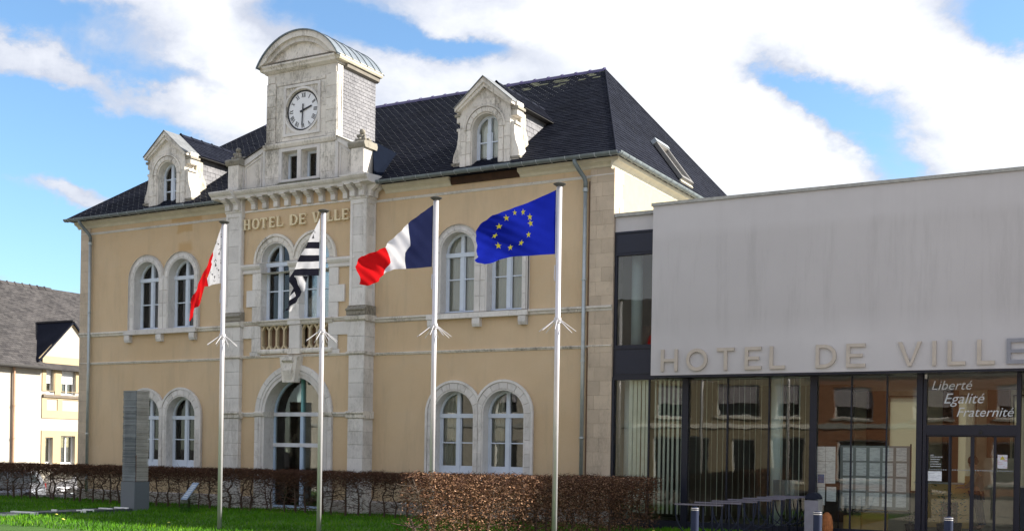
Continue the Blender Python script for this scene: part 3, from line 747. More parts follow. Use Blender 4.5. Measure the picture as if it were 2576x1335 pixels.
OFFS = Vector((.155, -.18, 0))
# --- main door
c, hw, z0, zs = DOOR; R = 1.27
sur = MB().plate([(x, z) for x, z in arch_path(c, R, .02, zs, 24)], [[(x, z) for x, z in arch_path(c, hw, .03, zs, 24)]], 22.86, 23.28).build('door_surround', M_STONE, TH)
voussoirs(sur, c, hw + .17, R - .01, zs, 9, 22.835, 22.862, M_STONE, None, seg=3)
MB().plate(arch_path(c, hw + .165, .03, zs, 24), [arch_path(c, hw + .09, .035, zs, 24)], 22.842, 22.859).build('inner_roll', M_STONE, sur)
for s in (-1, 1):
    x0, x1 = sorted((c + s * (hw + .17), c + s * (R - .01)))
    course_stones(sur, x0, x1, .40, 2.38, .33, 22.835, 22.862, M_STONE, 'jamb_stone')
    MB().prof([(22.86, 2.38), (22.81, 2.41), (22.79, 2.47), (22.79, 2.50), (22.87, 2.52), (23.27, 2.52), (23.27, 2.38)], *sorted((c + s * (hw - .02), c + s * (R + .005)))).build('impost_band', M_STONE_W, sur)
ks = MB().plate([(c - .19, 3.25), (c + .19, 3.25), (c + .29, 3.90), (c - .29, 3.90)], y0=22.66, y1=22.9)
ks.build('keystone', M_STONE_W, sur)
MB().prof([(22.66, 3.74), (22.58, 3.80), (22.60, 3.90), (22.67, 3.90), (22.67, 3.74)], c - .17, c + .17).add([(c - .1, 22.655, 3.3), (c + .1, 22.655, 3.3), (c + .14, 22.60, 3.55), (c - .14, 22.60, 3.55), (c - .1, 22.67, 3.3), (c + .1, 22.67, 3.3), (c + .14, 22.67, 3.75), (c - .14, 22.67, 3.75)], [(0, 1, 2, 3), (3, 2, 6, 7), (0, 3, 7, 4), (1, 5, 6, 2)]).build('carved_boss', M_STONE_W, sur)
dY = 23.24
dr = MB().plate(arch_path(c, hw + .01, z0, zs, 24), [arch_path(c, hw - .05, z0 + .06, zs, 24)], dY, dY + .07).build('front_door', M_FRAMEC, TH)
MB().box(c - .035, c + .035, dY - .02, dY + .05, zs + .05, zs + hw - .045).build('mullion', M_AQUA, dr)
MB().box(c - .05, c + .05, dY - .02, dY + .05, z0 + .05, zs - .04).build('mullion', M_FRAMEC, dr)
for zt in (2.46, 1.67, ):
    MB().box(c - hw + .003, c + hw - .003, dY - .03, dY + .045, zt - .05, zt + .05).build('transom', simple('pale_grey_transom', (0.62, 0.64, 0.68), .5), dr)
zz = [z0 + .05, 1.67, 2.46]
for i, zb in enumerate(zz):
    for s in (-1, 1):
        xa, xb = sorted((c + s * .03, c + s * (hw - .03)))
        if i < 2: poly = [(xa, zb), (xb, zb), (xb, zz[i + 1]), (xa, zz[i + 1])]
        else: poly = clip_rect(arch_path(c, hw - .03, zb, zs, 24), xa, xb, zb, 99)
        MB().plate(poly, y0=dY + .03, y1=dY + .04).build('pane', M_GLASS, dr)

OFFS = Vector((0, 0, 0))
# --- centre cornice on corbels
co = MB().prof([(22.73, 8.05), (22.42, 8.05), (22.40, 8.10), (22.34, 8.14), (22.30, 8.19), (22.30, 8.215), (22.9, 8.26)], -21.02, -17.46).build('centre_cornice', M_STONE, TH)
for (a, b) in ((-21.76, -21.02), (-17.46, -16.68)):
    MB().prof([(23.0, 8.045), (22.30, 8.045), (22.28, 8.10), (22.22, 8.14), (22.18, 8.19), (22.18, 8.22), (23.0, 8.27)], a, b).build('cornice_break', M_STONE, co)
MB().prof([(22.62, 8.262), (22.305, 8.217), (22.295, 8.222), (22.62, 8.285)], -21.02, -17.46).build('cornice_flashing', M_DARKLEAD, co)
def corbel(xc, yb=22.722, w=.135, axis='x'):
    y = yb
    pr = [(y, 7.76), (y - .10, 7.76), (y - .11, 7.78), (y - .11, 7.90), (y - .14, 7.91), (y - .14, 7.93), (y - .20, 7.95), (y - .25, 7.98), (y - .26, 8.02), (y - .29, 8.025), (y - .29, 8.045), (y, 8.045)]
    m = MB()
    if axis == 'x': m.prof(pr, xc - w / 2, xc + w / 2); m.box(xc - w / 2 - .018, xc + w / 2 + .018, y - .31, y, 8.015, 8.044)
    m.build('corbel', M_STONE, co)
for x in (-20.6, -20.23, -19.85, -19.49, -19.11, -18.76, -18.38, -18.0, -17.62): corbel(x + .0)
for x in (-21.39, -21.09, -17.31, -17.03): corbel(x, 22.60, .15)
for yc in (22.68, 22.88):   # corbels on the flank of the right pilaster
    b = -16.95; pr = [(b, 7.76), (b + .10, 7.76), (b + .11, 7.90), (b + .14, 7.92), (b + .20, 7.95), (b + .25, 8.0), (b + .27, 8.04), (b, 8.04)]
    MB().prof(pr, yc - .06, yc + .06, axis='y').build('corbel', M_STONE, co)
MB().prof([(22.73, 7.70), (22.69, 7.71), (22.69, 7.75), (22.73, 7.76)], -21.0, -17.40).build('frieze_fillet', M_STONE, co)

# --- attic stage and clock tower
OFFS = Vector((.155, -.18, -.06))
TX0, TX1 = -20.44, -18.16; TYB = 24.52
at = MB().plate([(TX0, 8.2), (TX1, 8.2), (TX1, 9.47), (TX0, 9.47)], [[(-19.88, 8.50), (-19.37, 8.50), (-19.37, 9.22), (-19.88, 9.22)], [(-19.25, 8.50), (-18.74, 8.50), (-18.74, 9.22), (-19.25, 9.22)]], 22.90, 23.2).build('attic_stage', M_STONE_W, TH)
def blocks(parent, x0, x1, z0, z1, w, h, yf, yb, mat, holes=(), name='tower_stone'):
    n = max(1, round((z1 - z0) / h)); hh = (z1 - z0) / n
    for k in range(n):
        a, b = z0 + k * hh, z0 + (k + 1) * hh
        x = x0 - (w / 2 if k % 2 else 0)
        while x < x1 - 1e-6:
            p, q = max(x0, x), min(x1, x + w); x += w
            if q - p < .04: continue
            poly = [(p, a), (q, a), (q, b), (p, b)]; ok = True
            for (hx, hz, hr) in holes:
                nx, nz = min(max(hx, p), q), min(max(hz, a), b)
                if (nx - hx) ** 2 + (nz - hz) ** 2 < hr * hr: ok = False
            if ok: MB().chip(poly, yf, yb, .005, gap=.0015).build(name, mat, parent)
blocks(at, TX0 - .01, -19.98, 8.22, 9.30, .46, .36, 22.872, 22.901, M_STONE_W)
blocks(at, -18.64, TX1 + .01, 8.22, 9.30, .48, .36, 22.872, 22.901, M_STONE_W)
MB().plate([(-19.98, 8.44), (-18.64, 8.44), (-18.64, 9.30), (-19.98, 9.30)], [[(-19.88, 8.50), (-19.37, 8.50), (-19.37, 9.22), (-19.88, 9.22)], [(-19.25, 8.50), (-18.74, 8.50), (-18.74, 9.22), (-19.25, 9.22)]], 22.86, 22.899).build('window_border', M_STONE, at)
MB().prof([(22.87, 8.285), (22.78, 8.29), (22.80, 8.38), (22.87, 8.43)], -20.0, -18.62).build('mossy_sill', simple('mossy_stone', (0.17, 0.16, 0.11), .9, var=.5, scale=20), at)
MB().prof([(22.9, 9.30), (22.85, 9.33), (22.82, 9.40), (22.82, 9.44), (22.87, 9.47), (22.99, 9.47), (22.99, 9.30)], TX0 - .05, TX1 + .05).build('attic_band', M_STONE_W, at)
for cxx in (-19.625, -18.995):
    window(cxx, .25, 8.50, 9.22, 23.12, None, [], rect=True, mull=False, curtain=[(-.2, .95, M_WHITEBLIND)])
MB().box(TX0 + .05, TX1 - .05, 23.42, TYB, 8.2, 9.46).build('attic_core', M_ROOM, at)
# raking side pieces and pedestals
for s, (xa, xb, px0, px1) in ((-1, (-21.25, TX0 - .0, -21.56, -21.20)), (1, (TX1, -17.50, -17.54, -17.15))):
    zo, zi = (9.12, 9.44)
    if s < 0: outer = [(xa, 8.2), (xb, 8.2), (xb, zi), (xa, zo)]; pan = [(xa + .08, 8.32), (xb - .08, 8.32), (xb - .08, zi - .16), (xa + .08, zo - .13)]
    else: outer = [(xa, 8.2), (xb, 8.2), (xb, zo), (xa, zi)]; pan = [(xa + .09, 8.32), (xb - .09, 8.32), (xb - .09, zo - .13), (xa + .09, zi - .16)]
    sw = MB().plate(outer, y0=22.90, y1=23.25).build('raking_wall', M_STONE_W, TH)
    MB().plate([(p[0], p[1]) for p in outer], [pan], 22.865, 22.899).build('panel_border', M_STONE, sw)
    MB().plate(inset(pan, .05), [inset(pan, .075)], 22.88, 22.899).build('panel_bead', M_STONE, sw)
    zsp = lambda x: (zo + (zi - zo) * (x - xa) / (xb - xa)) if s < 0 else (zi + (zo - zi) * (x - xa) / (xb - xa))
    MB().plate([(xa, zsp(xa) + .002), (xb, zsp(xb) + .002), (xb, zsp(xb) + .03), (xa, zsp(xa) + .03)], y0=22.83, y1=23.27).build('raking_coping', M_DARKLEAD if s < 0 else M_STONE_D, sw)
    pd = MB().chip([(px0, 8.24), (px1, 8.24), (px1, 9.0), (px0, 9.0)], 22.70, 23.16, .008).build('pedestal', M_STONE_W, TH)
    MB().chip([(px0 - .04, 8.24), (px1 + .04, 8.24), (px1 + .04, 8.40), (px0 - .04, 8.40)], 22.66, 23.19, .01).build('pedestal_foot', M_STONE_W, pd)
    MB().prof([(22.70, 9.0), (22.67, 9.03), (22.64, 9.09), (22.64, 9.13), (22.70, 9.17), (23.16, 9.17), (23.19, 9.09), (23.16, 9.0)], px0 - .06, px1 + .06).build('pedestal_cap', M_STONE_D, pd)
    m = MB(); cx_ = (px0 + px1) / 2; rr = random.Random(5)
    m.ball((cx_, 22.92, 9.20), .17, 9, 6, sc=(1.05, 1, .55)); m.ball((cx_ - .02, 22.90, 9.30), .10, 9, 6, sc=(1, .9, 1.1)); m.ball((cx_ + .01, 22.88, 9.43), .075, 9, 6)
    for k in range(9):
        a = k * 2 * pi / 9; m.ball((cx_ + .17 * cos(a), 22.92 + .16 * sin(a), 9.21 + rr.uniform(-.01, .03)), .05, 6, 4)
    m.ball((cx_ - .09, 22.84, 9.33), .045, 6, 4); m.ball((cx_ + .10, 22.85, 9.31), .045, 6, 4)
    m.build('finial', M_STONE_D, pd, smooth=True)
# upper tower
TZ0, TZ1 = 9.47, 11.28; CCX, CCZ, CR_ = -19.27, 10.235, .485
circ = lambda r, n=40, cx=CCX, cz=CCZ: [(cx + r * cos(2 * pi * k / n), cz + r * sin(2 * pi * k / n)) for k in range(n)]
tw = MB().plate([(TX0, TZ0), (TX1, TZ0), (TX1, TZ1), (TX0, TZ1)], [circ(CR_ + .03)], 22.93, 23.14).build('clock_tower', M_STONE_W, TH)
MB().box(TX0 + .04, TX1 - .04, 23.14, TYB, TZ0 - .3, TZ1).build('tower_core', M_DARKLEAD, tw)
# corner piers, frieze, sunk clock panel
for (a, b) in ((TX0, TX0 + .30), (TX1 - .34, TX1)):
    course_stones(tw, a, b, TZ0 + .06, 11.02, .31, 22.89, 22.931, M_STONE_W, 'tower_stone')
    MB().chip([(a - .02, TZ0), (b + .02, TZ0), (b + .02, TZ0 + .055), (a - .02, TZ0 + .055)], 22.87, 22.95, .01).build('pier_foot', M_STONE_W, tw)
    MB().plate([(a + .05, 11.04), (b - .03, 11.04), (b - .03, 11.20), (a + .05, 11.20)], y0=22.90, y1=22.931).build('pier_cap_panel', M_STONE_W, tw)
course_stones(tw, TX1 - .001 - .20, TX1 + .012, TZ0 + .06, 11.05, .31, 22.90, 23.12, M_STONE_B if False else M_STONE_W, 'tower_stone')
MB().plate([(22.93, 9.62), (23.10, 9.62), (23.10, 11.0), (22.93, 11.0)], [[(22.96, 9.68), (23.07, 9.68), (23.07, 10.94), (22.96, 10.94)]], TX1 + .013, TX1 + .028, map=lambda x, y, z: (y, x, z)).build('panel_border', M_STONE_W, tw)
blocks(tw, TX0 + .31, TX1 - .35, 10.93, 11.02, .8, .09, 22.90, 22.931, M_STONE_W)
blocks(tw, TX0 + .31, TX1 - .35, TZ0 + .02, 9.60, .55, .12, 22.905, 22.931, M_STONE_W)
for (a, b) in ((TX0 + .31, -19.86), (-18.68, TX1 - .35)): blocks(tw, a, b, 9.60, 10.93, .6, .33, 22.915, 22.931, M_STONE_W)
SQ = [(-19.86, 9.60), (-18.68, 9.60), (-18.68, 10.90), (-19.86, 10.90)]
MB().plate(SQ, [inset(SQ, .07)], 22.875, 22.93).build('clock_panel_moulding', M_STONE, tw)
MB().plate(inset(SQ, .071), [circ(CR_ + .05)], 22.915, 22.93).build('clock_panel', M_STONE_W, tw)
MB().plate(circ(CR_ + .11), [circ(CR_ + .05)], 22.885, 22.914).build('clock_ring', M_STONE, tw)
# slate hung side wall
def slate_field(O, U, V, N, poly, sw, sh, parent, mat, limit=300, sorter=None, name='slate', matfn=None, thick=.010, offs=.0, hooks=None):
    """courses of slates laid over a plane; the ones largest in view are single parts, the rest one mesh"""
    O, U, V, N = Vector(O), Vector(U), Vector(V), Vector(N)
    if area(poly) < 0: poly = poly[::-1]
    halves = []
    for i in range(len(poly)):
        p, q = poly[i], poly[(i + 1) % len(poly)]; a, b = -(q[1] - p[1]), (q[0] - p[0]); halves.append((a, b, -(a * p[0] + b * p[1])))
    us = [p[0] for p in poly]; vs_ = [p[1] for p in poly]; out = []
    v = min(vs_); k = 0; rnd = random.Random(11)
    while v < max(vs_) - .01:
        u = min(us) - (sw / 2 if k % 2 else 0)
        while u < max(us):
            g = .004; q = [(u + g, v), (u + sw - g, v), (u + sw - g, v + sh), (u + g, v + sh)]
            for h in halves:
                q = clip_poly(q, h)
                if len(q) < 3: break
            if len(q) >= 3 and abs(area(q)) > .0012: out.append((q, v, u))
            u += sw
        v += sh; k += 1
    def piece(m, q, v0, tint):
        n = len(q); jit = rnd.uniform(-.0015, .0025)
        top = [O + U * p[0] + V * p[1] + N * (offs + .003 + jit + thick * (1 - (p[1] - v0) / sh)) for p in q]
        bot = [O + U * p[0] + V * p[1] + N * (offs - .002) for p in q]
        m.add(top + bot, [tuple(range(n))] + [(i, i + n, (i + 1) % n + n, (i + 1) % n) for i in range(n)], 0, tint)
    if sorter: out.sort(key=lambda e: sorter(O + U * (e[2] + sw / 2) + V * (e[1] + sh / 2)))
    rest = {}
    for i, (q, v0, u0) in enumerate(out):
        P = O + U * (u0 + sw / 2) + V * (v0 + sh / 2)
        mt = matfn(P, rnd) if matfn else mat
        if i < limit:
            m = MB(); piece(m, q, v0, 0.0); m.build(name, mt, parent)
        else: piece(rest.setdefault(mt.name, (MB(), mt))[0], q, v0, rnd.random())
    for k_, (m, mt) in rest.items():
        m.build('slates', mt, parent, tint=True, kind='stuff')
    if hooks:
        m = MB()
        for (q, v0, u0) in out:
            P = O + U * (u0 + sw / 2) + V * (v0 + .004)
            if not hooks(P): continue
            e = [P + U * du + V * dv + N * (offs + thick + .008) for du, dv in ((-.0045, -.010), (.0045, -.010), (.0045, .014), (-.0045, .014))]
            m.add(e, [(0, 1, 2, 3)])
        m.build('slate_hooks', M_HOOK, parent, kind='stuff')
    return len(out)
CAMP = Vector((0, 0, 1.58))
sw_ = MB().box(TX1 - .03, TX1 - .015, 23.125, TYB, TZ0 - .2, 11.28).build('slate_hung_wall', M_DARKLEAD, tw)
slate_field((TX1 - .014, 23.13, 9.3), (0, 1, 0), (0, 0, 1), (1, 0, 0), [(0, .12), (1.39, .12), (1.39, 1.98), (0, 1.98)], .158, .088, sw_, M_SLATE_T, thick=.009)
MB().box(TX1 - .014, TX1 + .02, 22.9, TYB, 9.40, 9.47).build('lead_flashing', M_ZINC_L, sw_)
# clock
ck = MB().plate(circ(CR_), y0=22.955, y1=22.985).build('clock', simple('white_clock_face', (0.78, 0.79, 0.82), .45, var=.02), TH)
M_CLK = simple('black_clock_paint', (0.012, 0.013, 0.02), .5)
MB().plate(circ(CR_ + .012), [circ(CR_ - .008)], 22.935, 22.954).build('rim', M_CLK, ck)
NUM = ['XII', 'I', 'II', 'III', 'IIII', 'V', 'VI', 'VII', 'VIII', 'IX', 'X', 'XI']
def roman(txt):
    """strokes of a numeral in units of its height, centred"""
    polys = []; x = 0
    for chh in txt:
        if chh == 'I': polys.append([(x, 0), (x + .16, 0), (x + .16, 1), (x, 1)]); x += .30
        elif chh == 'V': polys += [[(x, 1), (x + .17, 1), (x + .38, 0), (x + .27, 0)], [(x + .50, 1), (x + .57, 1), (x + .36, 0), (x + .28, 0)]]; x += .70
        elif chh == 'X': polys += [[(x, 1), (x + .17, 1), (x + .57, 0), (x + .40, 0)], [(x + .50, 1), (x + .57, 1), (x + .08, 0), (x, 0)]]; x += .70
    w = x - .14
    return [[(px - w / 2, pz - .5) for px, pz in p] for p in polys]
for h, txt in enumerate(NUM):
    a = pi / 2 - 2 * pi * h / 12; H = .115; rr = CR_ * .80; m = MB(); ex = Vector((sin(a), -cos(a))); ez = Vector((cos(a), sin(a)))
    for j, p in enumerate(roman(txt)):
        q = [(CCX + ez.x * rr + ex.x * px * H * .9 + ez.x * pz * H, CCZ + ez.y * rr + ex.y * px * H * .9 + ez.y * pz * H) for px, pz in p]
        m.plate(q, y0=22.949 + .0004 * j, y1=22.9545)
    m.build('numeral', M_CLK, ck)
def hand(ang, ln, tail, w, y, name):
    d = Vector((cos(ang), sin(ang))); e = Vector((-d.y, d.x)); f = lambda a, b: (CCX + d.x * a + e.x * b, CCZ + d.y * a + e.y * b)
    MB().plate([f(-tail, -w), f(ln * .92, -w * .8), f(ln, 0), f(ln * .92, w * .8), f(-tail, w)], y0=y, y1=y + .008).build(name, M_CLK, ck)
hand(radians(17), .30, .10, .026, 22.935, 'hour_hand'); hand(radians(-93), .41, .16, .018, 22.922, 'minute_hand')
# tower entablature and barrel roof
seg_R = 1.50; half = 1.29; rcx = (TX0 + TX1) / 2; rz0 = 11.47; rcz = rz0 + .72 - seg_R
def arc(R_, hwid, n=28, dz=0.0):
    a = math.asin(min(1, hwid / R_)); return [(rcx + R_ * sin(-a + 2 * a * k / n), rcz + dz + R_ * cos(-a + 2 * a * k / n)) for k in range(n + 1)]
en = MB().prof([(22.9, 11.28), (22.86, 11.30), (22.80, 11.33), (22.78, 11.38), (22.74, 11.42), (22.74, 11.46), (22.9, 11.47), (23.2, 11.47), (23.2, 11.28)], TX0 - .06, TX1 + .02).build('tower_entablature', M_STONE_W, tw)
for xs, s in ((TX1, 1), (TX0, -1)):
    b = xs
    pr = [(b, 11.10), (b + s * .04, 11.14), (b + s * .06, 11.22), (b + s * .12, 11.28), (b + s * .15, 11.34), (b + s * .17, 11.46), (b, 11.46)]
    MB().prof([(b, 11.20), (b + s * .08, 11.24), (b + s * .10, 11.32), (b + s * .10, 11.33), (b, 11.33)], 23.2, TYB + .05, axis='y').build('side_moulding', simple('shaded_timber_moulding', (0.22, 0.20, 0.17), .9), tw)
    MB().prof([(b, 11.335), (b + s * .14, 11.335), (b + s * .17, 11.38), (b + s * .17, 11.455), (b, 11.455)], 22.80, TYB + .08, axis='y').build('side_cornice', M_CORN, tw)
tym_o = arc(seg_R, half); tym_i = arc(seg_R - .15, half - .16)
zb_ = rz0
fr_o = [(rcx - half, zb_)] + tym_o[1:-1] + [(rcx + half, zb_)]
fr_i = [(max(min(x, rcx + half - .2), rcx - half + .2), max(z, zb_ + .0)) for x, z in arc(seg_R - .16, half - .22)]
band_o = arc(seg_R - .01, half)[::-1]
inner = [p for p in arc(seg_R - .15, half) if p[1] > zb_ + .01]
MB().plate(band_o + inner, y0=22.70, y1=22.98).build('curved_pediment', M_STONE_W, tw)
inner2 = [p for p in arc(seg_R - .26, half) if p[1] > zb_ + .01]
MB().plate(inner[::-1] + inner2, y0=22.77, y1=22.98).build('curved_pediment', M_STONE_W, tw)
MB().plate(inner2, y0=22.88, y1=23.1).build('tympanum', M_STONE_W, tw)
# zinc barrel
m = MB(); oa = arc(seg_R + .012, half + .03, 24); ia = arc(seg_R - .012, half + .02, 24); n = len(oa)
vs = []
for yy in (22.66, TYB + .12): vs += [(x, yy, z) for x, z in oa] + [(x, yy, z) for x, z in ia]
fs = []
for i in range(n - 1):
    fs += [(i, i + 1, 2 * n + i + 1, 2 * n + i), (n + i + 1, n + i, 3 * n + i, 3 * n + i + 1), (i + 1, i, n + i, n + i + 1), (2 * n + i, 2 * n + i + 1, 3 * n + i + 1, 3 * n + i)]
m.add(vs, fs); br = m.build('barrel_roof', M_ZINC_B, tw, smooth=False)
MB().plate([(rcx - half + .03, rz0 - .01)] + arc(seg_R - .013, half)[1:-1] + [(rcx + half - .03, rz0 - .01)], y0=23.11, y1=TYB + .05).build('barrel_core', M_DARKLEAD, tw)
for yy in (22.99, 23.30, 23.61, 23.92, 24.23, 24.5):
    oa2 = arc(seg_R + .03, half + .03, 24)
    m = MB(); vs = []
    for p, q in zip(oa2, oa): vs += [(p[0], yy - .009, p[1]), (p[0], yy + .009, p[1]), (q[0], yy + .012, q[1]), (q[0], yy - .012, q[1])]
    fs = []
    for i in range(n - 1):
        for j in range(4): fs.append((4 * i + j, 4 * i + (j + 1) % 4, 4 * (i + 1) + (j + 1) % 4, 4 * (i + 1) + j))
    m.add(vs, fs); m.build('standing_seam', M_ZINC, tw)
m = MB()
m.add([(x, 22.655, z) for x, z in arc(seg_R + .018, half + .035)] + [(x, 22.655, z) for x, z in arc(seg_R - .012, half + .035)] + [(x, 22.70, z) for x, z in arc(seg_R + .018, half + .035)], [(i, i + 1, 29 + i + 1, 29 + i) for i in range(28)] + [(i + 58, i + 59, i + 1, i) for i in range(28)])
m.build('roof_edge_flashing', M_ZINC, tw)

OFFS = Vector((0, 0, 0))
# --- main roof
EZ = 8.10; RZ = 11.86; EX0, EX1, EY0, EY1 = -27.76, -10.33, 22.66, 33.3; RX0, RX1, RY = -24.98, -13.13, 28.0
m = MB()
m.add([(EX0, EY0, EZ), (EX1, EY0, EZ), (EX1, EY1, EZ), (EX0, EY1, EZ), (RX0, RY, RZ), (RX1, RY, RZ),
       (EX0, EY0, EZ - .05), (EX1, EY0, EZ - .05), (EX1, EY1, EZ - .05), (EX0, EY1, EZ - .05)],
      [(0, 1, 5, 4), (1, 2, 5), (2, 3, 4, 5), (3, 0, 4), (0, 6, 7, 1), (1, 7, 8, 2), (2, 8, 9, 3), (3, 9, 6, 0), (6, 9, 8, 7)])
roof = m.build('roof', M_SLATE, TH)
V = Vector((0, RY - EY0, RZ - EZ)); vl = V.length; V.normalize(); N = Vector((0, -V.z, V.y))
def mf(P, r):
    if P.z > 11.3 and P.x > -16.5 and r.random() < .35 * (P.z - 11.2) / .6 * min(1, (P.x + 16.5) / 2): return M_SLATE2
    return M_SLATE
slate_field((EX0, EY0, EZ), (1, 0, 0), V, N, [(0, 0), (EX1 - EX0, 0), (RX1 - EX0, vl), (RX0 - EX0, vl)], .215, .125, roof, M_SLATE, 190,
            lambda P: (P - CAMP).length + (3 if P.x > -12.6 or -14.8 < P.x < -12.9 and P.z < 9.6 else 0), matfn=mf, offs=.002, hooks=lambda P: P.x < -14.8 + (P.z - 9) * .5)
V = Vector((RX1 - EX1, 0, RZ - EZ)); 
# right hip: plane through the side eave and the ridge end
A_, B_, C_ = Vector((EX1, EY0, EZ)), Vector((EX1, EY1, EZ)), Vector((RX1, RY, RZ))
U = (B_ - A_).normalized(); d = C_ - A_; V = (d - U * d.dot(U)); vl = V.length; V.normalize(); N = U.cross(V).normalized()
if N.z < 0: N = -N
SKY_O = A_
slate_field(A_, U, V, N, [(0, 0), ((B_ - A_).length, 0), (d.dot(U), vl)], .215, .125, roof, M_SLATE, 105, lambda P: (P - CAMP).length, offs=.002)
HU, HV, HN = U, V, N
# hip ridges and ridge tiles
for (p, q) in (((EX1, EY0, EZ), (RX1, RY, RZ)), ((EX1, EY1, EZ), (RX1, RY, RZ)), ((EX0, EY0, EZ), (RX0, RY, RZ))):
    MB().tube([Vector(p) + Vector((0, 0, .015)), Vector(q) + Vector((0, 0, .015))], .022, 6).build('hip_flashing', M_SLATE, roof)
nt = 28
for k in range(nt):
    a = RX0 + (RX1 - RX0) * k / nt; b = RX0 + (RX1 - RX0) * (k + 1) / nt
    m = MB(); pr = [(RY - .13, RZ - .085), (RY - .05, RZ + .02), (RY, RZ + .05), (RY + .05, RZ + .02), (RY + .13, RZ - .085), (RY + .11, RZ - .085), (RY, RZ + .0), (RY - .11, RZ - .085)]
    m.prof(pr, a, b); m.prof([(y, z + .022) for y, z in pr], b - .05, b + .012)
    m.build('ridge_tile', M_RIDGE, roof)
# skylight on the right hip
def hp(u, v, n): return A_ + HU * u + HV * v + HN * n
def uv(x, y, z): d = Vector((x, y, z)) - A_; return d.dot(HU), d.dot(HV)
u0, v1 = uv(-11.3, 26.95, 9.40); u1, v0 = uv(-10.55, 27.75, 8.42)
hpm = lambda a, b, c: hp(a, c, b)
sk = MB().plate([(u0, v0), (u1, v0), (u1, v1), (u0, v1)], [[(u0 + .08, v0 + .1), (u1 - .08, v0 + .1), (u1 - .08, v1 - .08), (u0 + .08, v1 - .08)]], .03, .13, map=hpm).build('skylight', simple('grey_skylight_frame', (0.16, 0.155, 0.15), .5), TH)
MB().plate([(u0 - .04, v1 - .04), (u1 + .04, v1 - .04), (u1 + .04, v1 + .07), (u0 - .04, v1 + .07)], y0=.02, y1=.16, map=hpm).build('top_hood', M_ZINC_L, sk)
MB().plate([(u0 + .07, v0 + .09), (u1 - .07, v0 + .09), (u1 - .07, v1 - .07), (u0 + .07, v1 - .07)], y0=.07, y1=.08, map=hpm).build('pane', glass('skylight_glass', 7.0, (.5, .55, .6)), sk)
MB().plate([(u0 - .01, v0 - .07), (u1 + .01, v0 - .07), (u1 + .01, v0 - .002), (u0 - .01, v0 - .002)], y0=.01, y1=.05, map=hpm).build('apron_flashing', M_CORN, sk)
# small slated return beside the right pedestal
m = MB(); P = [(-16.80, 22.70, 8.28), (-16.66, 22.70, 8.135), (-17.03, 23.95, 9.12), (-17.05, 22.95, 9.20), (-17.05, 22.95, 8.0)]
m.add(P, [(0, 1, 2), (0, 2, 3), (0, 3, 4)]); m.build('slated_cheek', simple('navy_slate_return', (0.006, 0.009, 0.018), .95, spec=.03), roof)

# --- eaves: painted cornice, gutter, downpipes
def eave(x0, x1, mat=M_CORN): MB().prof([(23.0, 7.86), (22.97, 7.88), (22.95, 7.92), (22.90, 7.95), (22.84, 7.97), (22.83, 8.03), (22.83, 8.05), (23.0, 8.05)], x0, x1).build('eaves_cornice', mat, TH)
eave(XL - .17, -21.78); eave(-16.66, -14.73); eave(-12.88, XR + .001)
MB().prof([(22.99, 7.88), (22.93, 7.88), (22.90, 8.04), (22.99, 8.04)], -14.73, -12.88).build('eaves_cornice', M_ROT, TH)['label'] = 'dark bare timber where the cornice is missing'
m = MB().prof([(XR, 7.80), (XR + .03, 7.84), (XR + .05, 7.90), (XR + .10, 7.94), (XR + .17, 7.97), (XR + .17, 8.05), (XR, 8.05)], 22.83, YB, axis='y'); m.build('eaves_cornice', M_CORN, TH)
def gutter(p0, p1, name='gutter'):
    p0, p1 = Vector(p0), Vector(p1); d = (p1 - p0).normalized(); s = d.cross(Vector((0, 0, 1))); m = MB(); n = 8; vs = []
    for p in (p0, p1):
        for r in (.078, .066):
            for k in range(n + 1): t = pi + pi * k / n; vs.append(p + s * (r * cos(t)) + Vector((0, 0, r * sin(t))))
    q = n + 1; fs = []
    for i in range(n): fs += [(i, i + 1, 2 * q + i + 1, 2 * q + i), (q + i + 1, q + i, 3 * q + i, 3 * q + i + 1)]
    fs += [(0, 2 * q, 3 * q, q), (n, q + n, 3 * q + n, 2 * q + n)]
    for b in (0, 2 * q):
        for i in range(n): fs.append((b + i, b + i + 1, b + q + i + 1, b + q + i))
    m.add(vs, fs); g = m.build(name, M_ZINC, TH)
    L = (p1 - p0).length; k = 0
    while k * .36 < L:
        c = p0 + d * (k * .36 + .1); k += 1
        if (c - p0).length > L: break
        pts = [c + s * (.084 * cos(t)) + Vector((0, 0, .084 * sin(t))) for t in [pi + pi * j / 6 for j in range(7)]]
        MB().tube(pts, .007, 4).build('gutter_bracket', M_ZINC_L, g)
gutter((XL - .30, 22.62, 8.10), (-21.76, 22.62, 8.10)); gutter((-16.66, 22.62, 8.10), (-10.26, 22.62, 8.10)); gutter((-10.26, 22.60, 8.10), (-10.26, YB + .3, 8.10))
def downpipe(x, xs):
    dp = MB().tube([(xs, 22.62, 8.03), (xs + .01, 22.64, 7.95), (xs + .06, 22.74, 7.82), (x - .01, 22.86, 7.66), (x, 22.90, 7.58), (x, 22.90, 7.45)], .048, 10, 0).build('downpipe', M_ZINC, TH, smooth=True)
    MB().tube([(x, 22.90, 7.48), (x, 22.90, .25)], .044, 10).build('pipe_length', M_PIPE, dp, smooth=True)
    for z in (7.40, 7.36, 5.4, 3.6, 1.9, .6): MB().tube([(x, 22.90, z), (x, 22.90, z + .035)], .058, 10).build('pipe_collar', M_PIPE, dp)
downpipe(-27.05, -27.2); downpipe(-11.17, -11.32)
MB().box(-11.115, -11.085, 22.975, 22.999, .4, 7.6).build('wall_stain_strip', simple('rust_brown_joint', (0.16, 0.09, 0.055), .9), TH)

